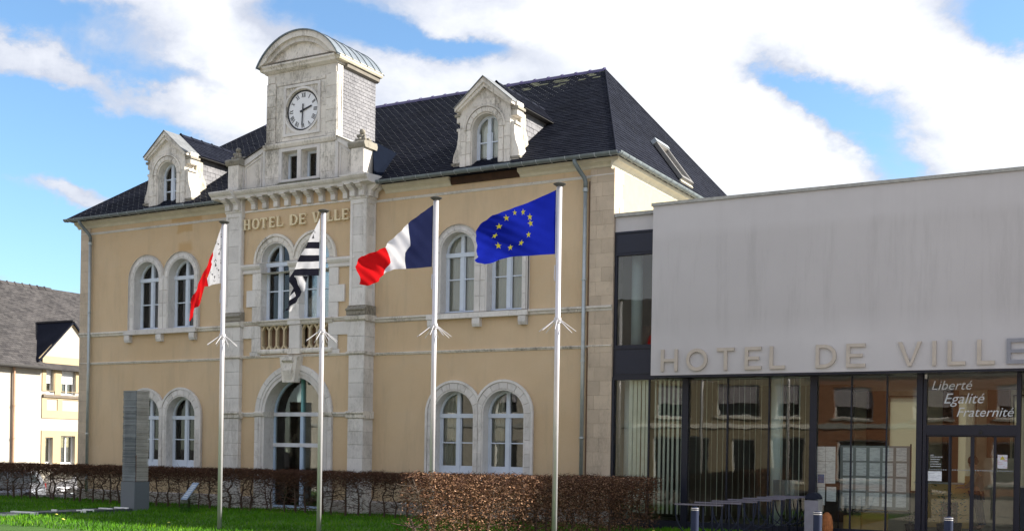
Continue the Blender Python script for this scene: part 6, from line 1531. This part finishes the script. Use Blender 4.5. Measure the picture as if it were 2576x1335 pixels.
# ================================================================== HEDGES
def hedge(name, label, p0, p1, width, h0, h1, spacing, nleaf, ntwig, dens, seed, base=0.0, leafcol=(.0, 1.0), twigband=.3, lscale=1.0):
    """trunks with crooked limbs, a clipped twig canopy, and the dead leaves it holds"""
    rr = random.Random(seed); p0, p1 = Vector(p0 + (0,)), Vector(p1 + (0,)); L = (p1 - p0).length; d = (p1 - p0) / L; s = Vector((-d.y, d.x, 0))
    t = thing(name, label, 'hedge', tuple((p0 + p1) / 2)); n = int(L / spacing)
    H = lambda u: h0 + (h1 - h0) * u / L + .035 * noise.noise(Vector((u * 1.7, seed, 0))) + .02 * noise.noise(Vector((u * 6, seed, 3)))
    for k in range(n + 1):
        u = min(L, max(0, k * L / n + rr.uniform(-.08, .08))); c = p0 + d * u + s * rr.uniform(-.06, .06); hh = H(u); m = MB()
        pts = [c + Vector((0, 0, -.05))]; x = Vector(c)
        for j in range(1, 7): x = Vector((c.x + rr.uniform(-.045, .045) * j * .5, c.y + rr.uniform(-.03, .03) * j * .5, hh * .93 * j / 6)); pts.append(x)
        r0 = rr.uniform(.018, .036); m.tube(pts, [r0 * (1 - .11 * j) for j in range(7)], 6)
        for b in range(18):
            j = rr.uniform(.8, 5.5); i = int(j); o = pts[i] + (pts[i + 1] - pts[i]) * (j - i); a = rr.choice((0, pi)) + rr.uniform(-.7, .7)
            dr = d * cos(a) + s * sin(a); l = rr.uniform(.14, .36); up = rr.uniform(-.06, .22)
            q = [o, o + dr * l * .4 + Vector((0, 0, up * .2)), o + dr * l * .8 + Vector((rr.uniform(-.03, .03), 0, up * .7)), o + dr * l + Vector((0, rr.uniform(-.04, .04), up * 1.3))]
            m.tube(q, [.0105, .008, .005, .0025], 4, caps=False)
            if rr.random() < .7: m.tube([q[1], q[1] + Vector((rr.uniform(-.1, .1), rr.uniform(-.06, .06), rr.uniform(-.05, .14)))], [.004, .002], 3, caps=False)
        m.build('trunk', M_TRUNK, t)
    m = MB()
    for i in range(ntwig):
        u = rr.uniform(0, L); w = rr.uniform(-.5, .5) * width; hh = H(u)
        z = hh - abs(rr.gauss(0, twigband)) if rr.random() < .80 else rr.uniform(.1, hh)
        if z < .08: continue
        o = p0 + d * u + s * w + Vector((0, 0, z)); l = rr.uniform(.05, .15); dr = Vector((rr.gauss(0, 1), rr.gauss(0, 1), rr.gauss(.15, .7))).normalized() * l
        if o.z + dr.z > hh + .05: dr.z = abs(dr.z) * rr.uniform(-.4, .25)
        sd = dr.cross(Vector((-.55, .83, 0))).normalized() * rr.uniform(.0025, .0055)
        m.add([o - sd, o + sd, o + dr + sd * .3, o + dr - sd * .3], [(0, 1, 2, 3)], 0, rr.random())
    m.build('twigs', M_TWIG, t, tint=True, kind='stuff')
    m = MB(); cnt = 0; tries = 0
    while cnt < nleaf and tries < nleaf * 8:
        tries += 1
        u = rr.uniform(0, L); w = rr.uniform(-.5, .5) * width; hh = H(u); z = rr.uniform(.05, hh)
        clump = .5 + .5 * noise.noise(Vector((u * 1.5, w * 2, z * 2.2 + seed)))
        if rr.random() > dens(u / L, z / hh) * (.35 + 1.3 * clump): continue
        o = p0 + d * u + s * w + Vector((0, 0, z)); a = rr.uniform(0, 2 * pi)
        f = Vector((cos(a), sin(a), rr.gauss(-.25, .5))).normalized() * rr.uniform(.030, .052) * lscale; sd = f.cross(Vector((rr.gauss(0, .5), rr.gauss(0, .5), 1))).normalized() * rr.uniform(.010, .017) * lscale
        tn = min(1, max(0, rr.betavariate(1.6, 2.6) * (leafcol[1] - leafcol[0]) + leafcol[0]))
        b = Vector((0, 0, rr.uniform(-.012, .012)))
        m.add([o, o + f * .5 + sd + b, o + f, o + f * .5 - sd + b], [(0, 1, 2), (0, 2, 3)], 0, tn); cnt += 1
    m.build('leaves', M_LEAF, t, tint=True, kind='stuff')
    return t
hedge('clipped_hedge', 'long bare clipped hedge with visible trunks in front of the town hall', (-34.5, 21.75), (-13.2, 21.75), .46, 1.02, 1.06, .36, 17000, 46000,
      lambda u, z: 1.0 if z > .80 else (.45 if z > .68 else (.10 if z > .5 else .02)), 21, leafcol=(-.05, .75), twigband=.17)
hedge('beech_hedge', 'dense brown beech hedge with dry leaves running towards the modern wing', (-9.35, 13.75), (-9.35, 22.45), .62, 1.26, 1.10, .5, 25000, 9000,
      lambda u, z: (1.0 if z > .72 else (.80 if z > .42 else .42)) * (1.0 - .45 * max(0, u - .55) / .45 * (1 if z < .75 else .3)), 5, leafcol=(0, 1), twigband=.35)
hedge('beech_hedge', 'short leafy brown end of hedge joining the long bare hedge at the town hall', (-13.2, 21.75), (-9.75, 21.75), .5, 1.06, 1.08, .5, 4200, 4000,
      lambda u, z: .9 if z > .7 else .35, 8, leafcol=(0, .8), twigband=.2)

m = MB(); rr = random.Random(31)
for i in range(700):
    if rr.random() < .6: x, y = rr.uniform(-10.6, -8.6), rr.uniform(14, 22.6)
    else: x, y = rr.uniform(-27, -11), rr.gauss(21.2, .7)
    if y > 22.9: continue
    a = rr.uniform(0, 6.28); z = lawn_h(x, y) + rr.uniform(.03, .06); f = Vector((cos(a), sin(a), rr.uniform(-.2, .2))) * .028; sd = Vector((-sin(a), cos(a), rr.uniform(-.2, .2))) * .014; o = Vector((x, y, z))
    m.add([o - f, o + sd, o + f, o - sd], [(0, 1, 2, 3)], 0, rr.uniform(.2, .9))
tag(m.build('fallen_leaves', M_LEAF, None, tint=True), 'dry brown leaves fallen in the grass around the hedges', 'leaves')['kind'] = 'stuff'

# ================================================================== HOUSE AND CARS AT THE LEFT
HX, HZ = -43.0, -.8
hs = thing('cream_house', 'cream rendered house with slate roof and a gabled bay beyond the left hedge', 'house', (-47, 30, HZ))
M_CREAM = simple('cream_render', (.46, .42, .355), .9, var=.04, fine=.06, grime=.08); M_OCH = simple('ochre_band_render', (.46, .36, .22), .9, var=.04); M_UPVC = simple('white_upvc', (.78, .78, .78), .4, var=.02)
mapX = lambda a, b, c: (b, a, c)       # facade plates written as (y, z) with depth along x
wins = [(34.10, 34.50, 3.84, 4.93), (34.92, 35.70, 3.80, 5.02), (34.10, 34.50, .72, 1.90), (34.92, 35.70, .70, 1.98), (36.3, 37.1, 3.8, 5.0), (36.3, 37.1, .7, 1.98), (29.2, 30.1, .7, 1.98), (24.0, 24.9, .7, 1.98), (27.0, 28.0, -.75, 1.9), (19, 20, .7, 1.98)]
hw_ = [[(a, c), (b, c), (b, d), (a, d)] for a, b, c, d in wins]
MB().plate([(8, HZ), (46, HZ), (46, 5.05), (8, 5.05)], [h for h in hw_ if h[2][1] < 5.0 or True], HX, HX - .3, map=mapX).build('wall', M_CREAM, hs) if False else None
front = [(8, HZ), (46, HZ), (46, 5.05), (37.2, 5.05), (37.2, 5.45), (35.45, 7.10), (33.95, 5.45), (33.95, 5.05), (8, 5.05)]
MB().plate(front, hw_, HX - .3, HX, map=mapX).build('wall', M_CREAM, hs)
MB().box(-52, HX - .31, 8, 8.3, HZ, 5.05).build('wall', M_CREAM, hs); MB().box(-52, HX - .31, 45.7, 46, HZ, 5.05).build('wall', M_CREAM, hs); MB().box(-52, -51.7, 8.31, 45.69, HZ, 5.05).build('wall', M_CREAM, hs)
MB().box(-47, -46.9, 8.4, 45.6, HZ, 5.0).build('inner_wall', M_ROOM, hs)
for (pg, hl) in (([(33.90, 3.95), (37.25, 3.95), (37.25, 5.50), (33.90, 5.50)], [h for h in hw_ if 3 < h[0][1] and 33.9 < h[0][0] < 37.2]), ([(33.90, .55), (37.25, .55), (37.25, 2.20), (33.90, 2.20)], [[(p[0], min(max(p[1], .58), 9)) for p in h] for h in hw_ if h[0][1] < 1 and 33.95 < h[0][0] < 37.2]), ([(33.90, 2.75), (37.25, 2.75), (37.25, 3.66), (33.90, 3.66)], [[(34.15, 3.10), (34.72, 3.10), (34.72, 3.60), (34.15, 3.60)], [(34.98, 3.10), (35.9, 3.10), (35.9, 3.60), (34.98, 3.60)]])):
    hl2 = []
    for h in hl:
        z0_ = min(p[1] for p in h); z1_ = max(p[1] for p in h)
        hl2.append([(p[0], max(p[1], pg[0][1] + .02)) for p in h])
    MB().plate(pg, hl2, HX, HX + .035, map=mapX).build('ochre_trim', M_OCH, hs)
MB().box(HX, HX + .06, 34.55, 34.85, 3.7, 4.95).build('ochre_pier', M_OCH, hs)
MB().box(HX, HX + .10, 33.93, 37.2, 3.67, 3.80).build('sill_course', simple('brown_stone_sill', (.17, .14, .11), .8), hs)
for k in (-1, 1):
    o = [(35.45 + k * 1.75, 5.28), (35.45 + k * 1.75, 5.38), (35.45, 7.10), (35.45, 6.98)]
    MB().plate(o, y0=HX, y1=HX + .06, map=mapX).build('ochre_verge', M_OCH, hs)
for i, (a, b, c, d) in enumerate(wins):
    up = c > 3; f = MB().plate([(a, c), (b, c), (b, d), (a, d)], [[(a + .06, c + .09), (b - .06, c + .09), (b - .06, d - .06), (a + .06, d - .06)]], HX - .22, HX - .14, map=mapX).build('window', M_UPVC, hs)
    MB().box(HX - .19, HX - .18, a + .05, b - .05, c + .08, d - .05).build('pane', M_GLASS, f)
    MB().box(HX - .10, HX + .03, a - .02, b + .02, c - .05, c + .02).build('sill', M_UPVC, f)
    if b - a > .6: MB().box(HX - .17, HX - .135, (a + b) / 2 - .03, (a + b) / 2 + .03, c + .08, d - .05).build('mullion', M_UPVC, f)
    if up and a < 36:
        zt = c + (d - c) * .42; nsl = 9
        for j in range(nsl):
            za = zt + (d - zt) * j / nsl; MB().box(HX - .13 - .004, HX - .115, a + .03, b - .03, za + .006, zt + (d - zt) * (j + 1) / nsl).build('shutter_slat', M_UPVC, f)
    elif not up: MB().plate([(a + .06, c + .1), (b - .06, c + .1), (b - .06, d - .06), (a + .06, d - .06)], y0=HX - .27, y1=HX - .26, map=mapX).build('curtain', M_CURT, f)
m = MB(); RZh, RXh, EXh, EZh = 9.25, -47.9, -42.72, 4.98
def hroof(x): return EZh + (EXh - x) * (RZh - EZh) / (EXh - RXh)
m.add([(EXh, 7.6, EZh), (EXh, 46.4, EZh), (RXh, 46.4, RZh), (RXh, 7.6, RZh), (-53.0, 7.6, EZh), (-53.0, 46.4, EZh), (EXh, 7.6, EZh - .08), (EXh, 46.4, EZh - .08), (-53, 7.6, EZh - .08), (-53, 46.4, EZh - .08)],
      [(0, 1, 2, 3), (3, 2, 5, 4), (0, 6, 7, 1), (6, 8, 9, 7), (0, 3, 4, 8, 6), (1, 7, 9, 5, 2)])
hr = m.build('roof', M_SLATE_H, hs)
Vv = Vector((RXh - EXh, 0, RZh - EZh)); lv = Vv.length; Vv.normalize(); Nn = Vector((RZh - EZh, 0, EXh - RXh)).normalized()
yl0, yl1 = 28.5, 40.0
for poly in ([(0, 0), (5.3, 0), (6.95, 2.55), (6.95, lv), (0, lv)], [(6.95, 2.55), (8.7, 0), (11.5, 0), (11.5, lv), (6.95, lv)]):
    slate_field((EXh, yl0, EZh), (0, 1, 0), Vv, Nn, poly, .24, .15, hr, M_SLATE_H, 60, lambda P: (P - CAMP).length, offs=.003)
for k in range(30):
    y = 25.6 + k * .42
    if y > 39: break
    MB().prof([(RXh - .16, RZh - .10), (RXh, RZh + .06), (RXh + .16, RZh - .10), (RXh + .13, RZh - .11), (RXh, RZh + .01), (RXh - .13, RZh - .11)], y, y + .42, axis='y').prof([(RXh - .18, RZh - .09), (RXh, RZh + .10), (RXh + .18, RZh - .09), (RXh, RZh + .05)], y, y + .07, axis='y').build('ridge_tile', M_SLATE_H, hr)
# gabled bay roof
az, bz, xg = 7.16, 5.34, HX + .14; xr = EXh - (az - EZh) / ((RZh - EZh) / (EXh - RXh)); xe = EXh - (bz - EZh) / ((RZh - EZh) / (EXh - RXh))
for k in (-1, 1):
    e0, e1, r0, r1 = Vector((xg, 35.45 + k * 1.85, bz - .1)), Vector((xe - .2, 35.45 + k * 1.85, bz - .1)), Vector((xg, 35.45, az)), Vector((xr, 35.45, az))
    nn = (e1 - e0).cross(r0 - e0).normalized(); nn = nn if nn.z > 0 else -nn
    MB().add([e0, e1, r1, r0] + [p - nn * .07 for p in (e0, e1, r1, r0)], [(0, 1, 2, 3), (7, 6, 5, 4), (0, 4, 5, 1), (1, 5, 6, 2), (2, 6, 7, 3), (3, 7, 4, 0)]).build('bay_roof', M_SLATE, hs)
MB().tube([(xg - .02, 35.45, az + .02), (xr, 35.45, az + .03)], .06, 6).build('bay_ridge', M_SLATE_H, hs)
MB().tube([(EXh + .07, 7.6, EZh - .05), (EXh + .07, 34.0, EZh - .05)], .075, 8).build('gutter', M_DARKLEAD, hs)
M_COPP = simple('brown_downpipe_paint', (.42, .26, .17), .5)
dp = MB().tube([(HX + .10, 32.42, 4.95), (HX + .08, 32.42, HZ)], .05, 8).build('downpipe', M_COPP, hs)
for z in (4.8, 3.2, 1.8, .5): MB().tube([(HX + .1, 32.42, z), (HX + .1, 32.42, z + .06)], .068, 8).build('collar', M_COPP, dp)

def car(name, label, cat, L, H, Wd, loc, rz, paint, van=False, group=None):
    """body in car coordinates: nose towards +x"""
    t = thing(name, label, cat, loc, rz, group); local(t); h = L / 2
    if van: side = [(-h, .35), (-h + .02, 1.2), (-h + .05, H - .08), (-h + .2, H), (h - 1.35, H), (h - .95, H - .12), (h - .45, 1.12), (h - .1, .98), (h, .75), (h, .35)]
    else: side = [(-h, .40), (-h - .02, .75), (-h + .06, .95), (-h + .28, H - .10), (-h + .6, H), (0.15, H), (.55, H - .08), (1.15, .98), (h - .35, .88), (h - .03, .70), (h, .42)]
    arches = [(-h + .78, .31), (h - .82, .31)]; low = []
    for (ax, az_) in arches[::-1]: low += [(ax + .38, .24)] + [(ax + .38 * cos(pi * k / 10), .26 + .38 * sin(pi * k / 10)) for k in range(11)] + [(ax - .38, .24)]
    low = [(h - .02, .26)] + low + [(-h + .02, .26)]
    out = side + low; n = len(out); m = MB(); wd = Wd / 2
    lev = []
    for s in (-1, 1):
        for x, z in out:
            y = s * wd * (1 - max(0, z - .9) * .22 - max(0, abs(x) - h + .3) * .25); lev.append((x, y, z))
    tris = [f for f in tessellate_polygon([[Vector((a, b, 0)) for a, b in out]])]
    m.add(lev, [tuple(f) for f in tris] + [tuple(i + n for i in f[::-1]) for f in tris] + [(i, (i + 1) % n, (i + 1) % n + n, i + n) for i in range(n)])
    m.build('body', paint, t, recalc=True)
    Y = lambda z, e=.006: wd * (1 - max(0, z - .9) * .22) + e
    MG = simple('dark_car_glass', (.015, .022, .022), .08, spec=.9)
    if van: gl = [[(h - 1.9, 1.15), (h - .75, 1.15), (h - 1.05, H - .22), (h - 1.9, H - .22)]]
    else: gl = [[(-h + .32, .98), (-.45, .98), (-.45, H - .12), (-h + .5, H - .13)], [(-.38, .98), (.45, .98), (.42, H - .12), (-.38, H - .12)], [(.50, .98), (1.02, .98), (.55, H - .14), (.48, H - .13)]]
    for s in (-1, 1):
        for g in gl:
            m = MB(); m.add([(x, s * Y(z), z) for x, z in g] + [(x, s * (Y(z) - .02), z) for x, z in g], [tuple(range(len(g))), tuple(range(len(g) * 2 - 1, len(g) - 1, -1))] + [(i, (i + 1) % len(g), (i + 1) % len(g) + len(g), i + len(g)) for i in range(len(g))]); m.build('side_window', MG, t)
        MB().box(h - .12, h - .01, s * wd * .62 - .16, s * wd * .62 + .12, .62, .76).build('headlight', simple('lamp_glass', (.5, .5, .5), .1), t)
        MB().box(-h - .03, -h + .10, s * wd * .80 - .10, s * wd * .80 + .10, .70, .95 if not van else 1.3).build('tail_light', simple('red_lamp', (.30, .01, .01), .2), t)
        MB().ball((.95, s * (wd + .08), 1.02), .085, 8, 6, sc=(.6, 1, .8)).build('mirror', paint, t)
        MB().box(-h + .2, h - .2, s * wd - .02 if s > 0 else -wd - .01, s * wd + .01 if s > 0 else -wd + .02, .44, .50).build('side_strip', M_DARKLEAD, t)
        for (ax, az_) in arches:
            w = MB().tube([(ax, s * (wd - .20), az_), (ax, s * (wd - .01), az_)], .31, 20).build('wheel', simple('tyre_rubber', (.02, .02, .02), .8), t)
            MB().tube([(ax, s * (wd - .02), az_), (ax, s * (wd + .002), az_)], .19, 16).build('rim', M_ZINC_L, w)
            for k in range(5):
                a = 2 * pi * k / 5; MB().tube([(ax, s * (wd + .006), az_), (ax + .17 * cos(a), s * (wd + .006), az_ + .17 * sin(a))], .018, 4).build('spoke', M_SILVER, w)
    ws = [(.58, H - .10), (1.14, 1.0)] if not van else [(h - 1.0, H - .18), (h - .48, 1.15)]
    m = MB(); (xa, za), (xb, zb) = ws; ya, yb = Y(za) - .12, Y(zb) - .10
    m.add([(xa + .012, -ya, za), (xa + .012, ya, za), (xb + .012, yb, zb), (xb + .012, -yb, zb), (xa - .02, -ya, za - .02), (xa - .02, ya, za - .02), (xb - .02, yb, zb - .02), (xb - .02, -yb, zb - .02)], [(0, 1, 2, 3), (7, 6, 5, 4), (0, 4, 5, 1), (1, 5, 6, 2), (2, 6, 7, 3), (3, 7, 4, 0)]); m.build('windscreen', MG, t)
    MB().box(-h - .035, -h + .03, -.26, .26, .48, .60).build('number_plate', simple('plate_white', (.6, .6, .55), .5), t)
    return t
M_SILV = simple('silver_car_paint', (.20, .21, .24), .28, .4, var=.03, spec=.7)
M_SILV2 = simple('pale_grey_car_paint', (.24, .24, .26), .3, .3, var=.03, spec=.7)
car('parked_car', 'silver hatchback showing its tail light and rear wheel at the left edge behind the hedge', 'car', 4.1, 1.46, 1.72, (-36.9, 26.65, HZ), -pi / 2, M_SILV, group='cars parked before the cream house')
car('parked_car', 'pale grey car parked beyond the silver hatchback in front of the house bay', 'car', 4.2, 1.50, 1.74, (-39.4, 33.1, HZ), -pi / 2, M_SILV2, group='cars parked before the cream house')

# ================================================================== ACROSS THE STREET (seen in the glass)
def terrace(x0, x1, wallm, label, H, wins, trim, loc):
    t = thing('terraced_house', label, 'house', loc); y = -9.0
    hl = [[(a, c), (b, c), (b, d), (a, d)] for a, b, c, d in wins]
    MB().plate([(x0, -.02), (x1, -.02), (x1, H), (x0, H)], hl, y - .3, y).build('wall', wallm, t)
    MB().box(x0, x1, y - 8, y - .31, 0, H).build('core', M_ROOM, t)
    MB().prof([(y + .35, H), (y + .35, H + .08), (y - 4.2, H + 3.6), (y - 8.4, H)], x0 - .02, x1 + .02).build('roof', M_SLATE_H, t)
    MB().box(x0, x1, y, y + .12, H - .25, H - .02).build('eaves_band', trim, t)
    MB().box(x0, x1, y, y + .08, 2.95, 3.15).build('string_course', trim, t)
    for a, b, c, d in wins:
        f = MB().plate([(a, c), (b, c), (b, d), (a, d)], [[(a + .08, c + .08), (b - .08, c + .08), (b - .08, d - .08), (a + .08, d - .08)]], y - .2, y - .12).build('window', M_UPVC, t)
        MB().box(a + .07, b - .07, y - .19, y - .18, c + .07, d - .07).build('pane', simple('dark_window_pane', (.02, .025, .03), .1), f)
        if c > 2:
            for j in range(10): MB().box(a + .05, b - .05, y - .11, y - .095, d - .04 - (j + 1) * .09, d - .05 - j * .09).build('shutter_slat', simple('grey_shutter', (.42, .40, .44), .7), f)
        MB().box(a - .05, b + .05, y + .0, y + .10, c - .1, c - .001).build('sill', trim, f)
M_TERR = simple('orange_render', (.30, .135, .07), .9, var=.08, grime=.2); M_TERC = simple('pale_cream_render', (.33, .28, .19), .9, var=.08, grime=.2)
terrace(-24.0, -14.4, M_TERC, 'cream house across the street with roller shutters', 6.0, [(-22.6, -20.8, 3.5, 5.1), (-19.4, -17.2, 3.5, 5.1), (-16.4, -15.2, 3.5, 5.1), (-22.8, -19.8, .3, 2.5), (-18.6, -17.4, 0.05, 2.4), (-16.6, -15.0, .4, 2.5)], M_WHITEBLIND, (-19, -12, 0))
terrace(-14.38, 2.0, M_TERR, 'orange rendered house across the street', 5.6, [(-13.6, -11.8, 3.4, 4.9), (-10.0, -8.2, 3.4, 4.9), (-6.4, -4.6, 3.4, 4.9), (-2.5, -.7, 3.4, 4.9), (-13.4, -11.0, .5, 2.4), (-9.4, -8.3, .05, 2.3), (-6.6, -4.4, .5, 2.4), (-2.4, -.6, .5, 2.4)], M_COPING, (-6, -12, 0))
terrace(-46.0, -24.02, simple('grey_beige_render', (.40, .37, .32), .9, grime=.3), 'long grey beige house across the street', 6.6, [(-44.5 + 4.0 * i, -43.0 + 4.0 * i, c, c + 1.6) for i in range(5) for c in (.6, 3.7)], M_COPING, (-35, -12, 0))
terrace(2.02, 30.0, M_TERC, 'pale terrace across the street beyond the orange house', 6.2, [(3.5 + 4.0 * i, 5.0 + 4.0 * i, c, c + 1.5) for i in range(6) for c in (.6, 3.6)], M_WHITEBLIND, (16, -12, 0))

# forecourt sheet under the camera and the kerb of the lawn
m = MB().plate([(-60, -6.5), (30, -6.5), (30, 12.4), (-60, 12.4)], y0=-.015, y1=.004, map=lambda a, b, c: (a, c, b)) if False else MB().plate([(-30.8, -1.8), (30, -1.8), (30, 12.45), (-30.8, 12.45)], y0=-.015, y1=.004, map=lambda a, b, c: (a, c, b))
o = m.build('forecourt', M_PAVE); o['kind'] = 'structure'
MB().box(-30.8, 8.0, 12.46, 12.59, -.02, .06).build('kerb', M_COPING)['kind'] = 'structure'
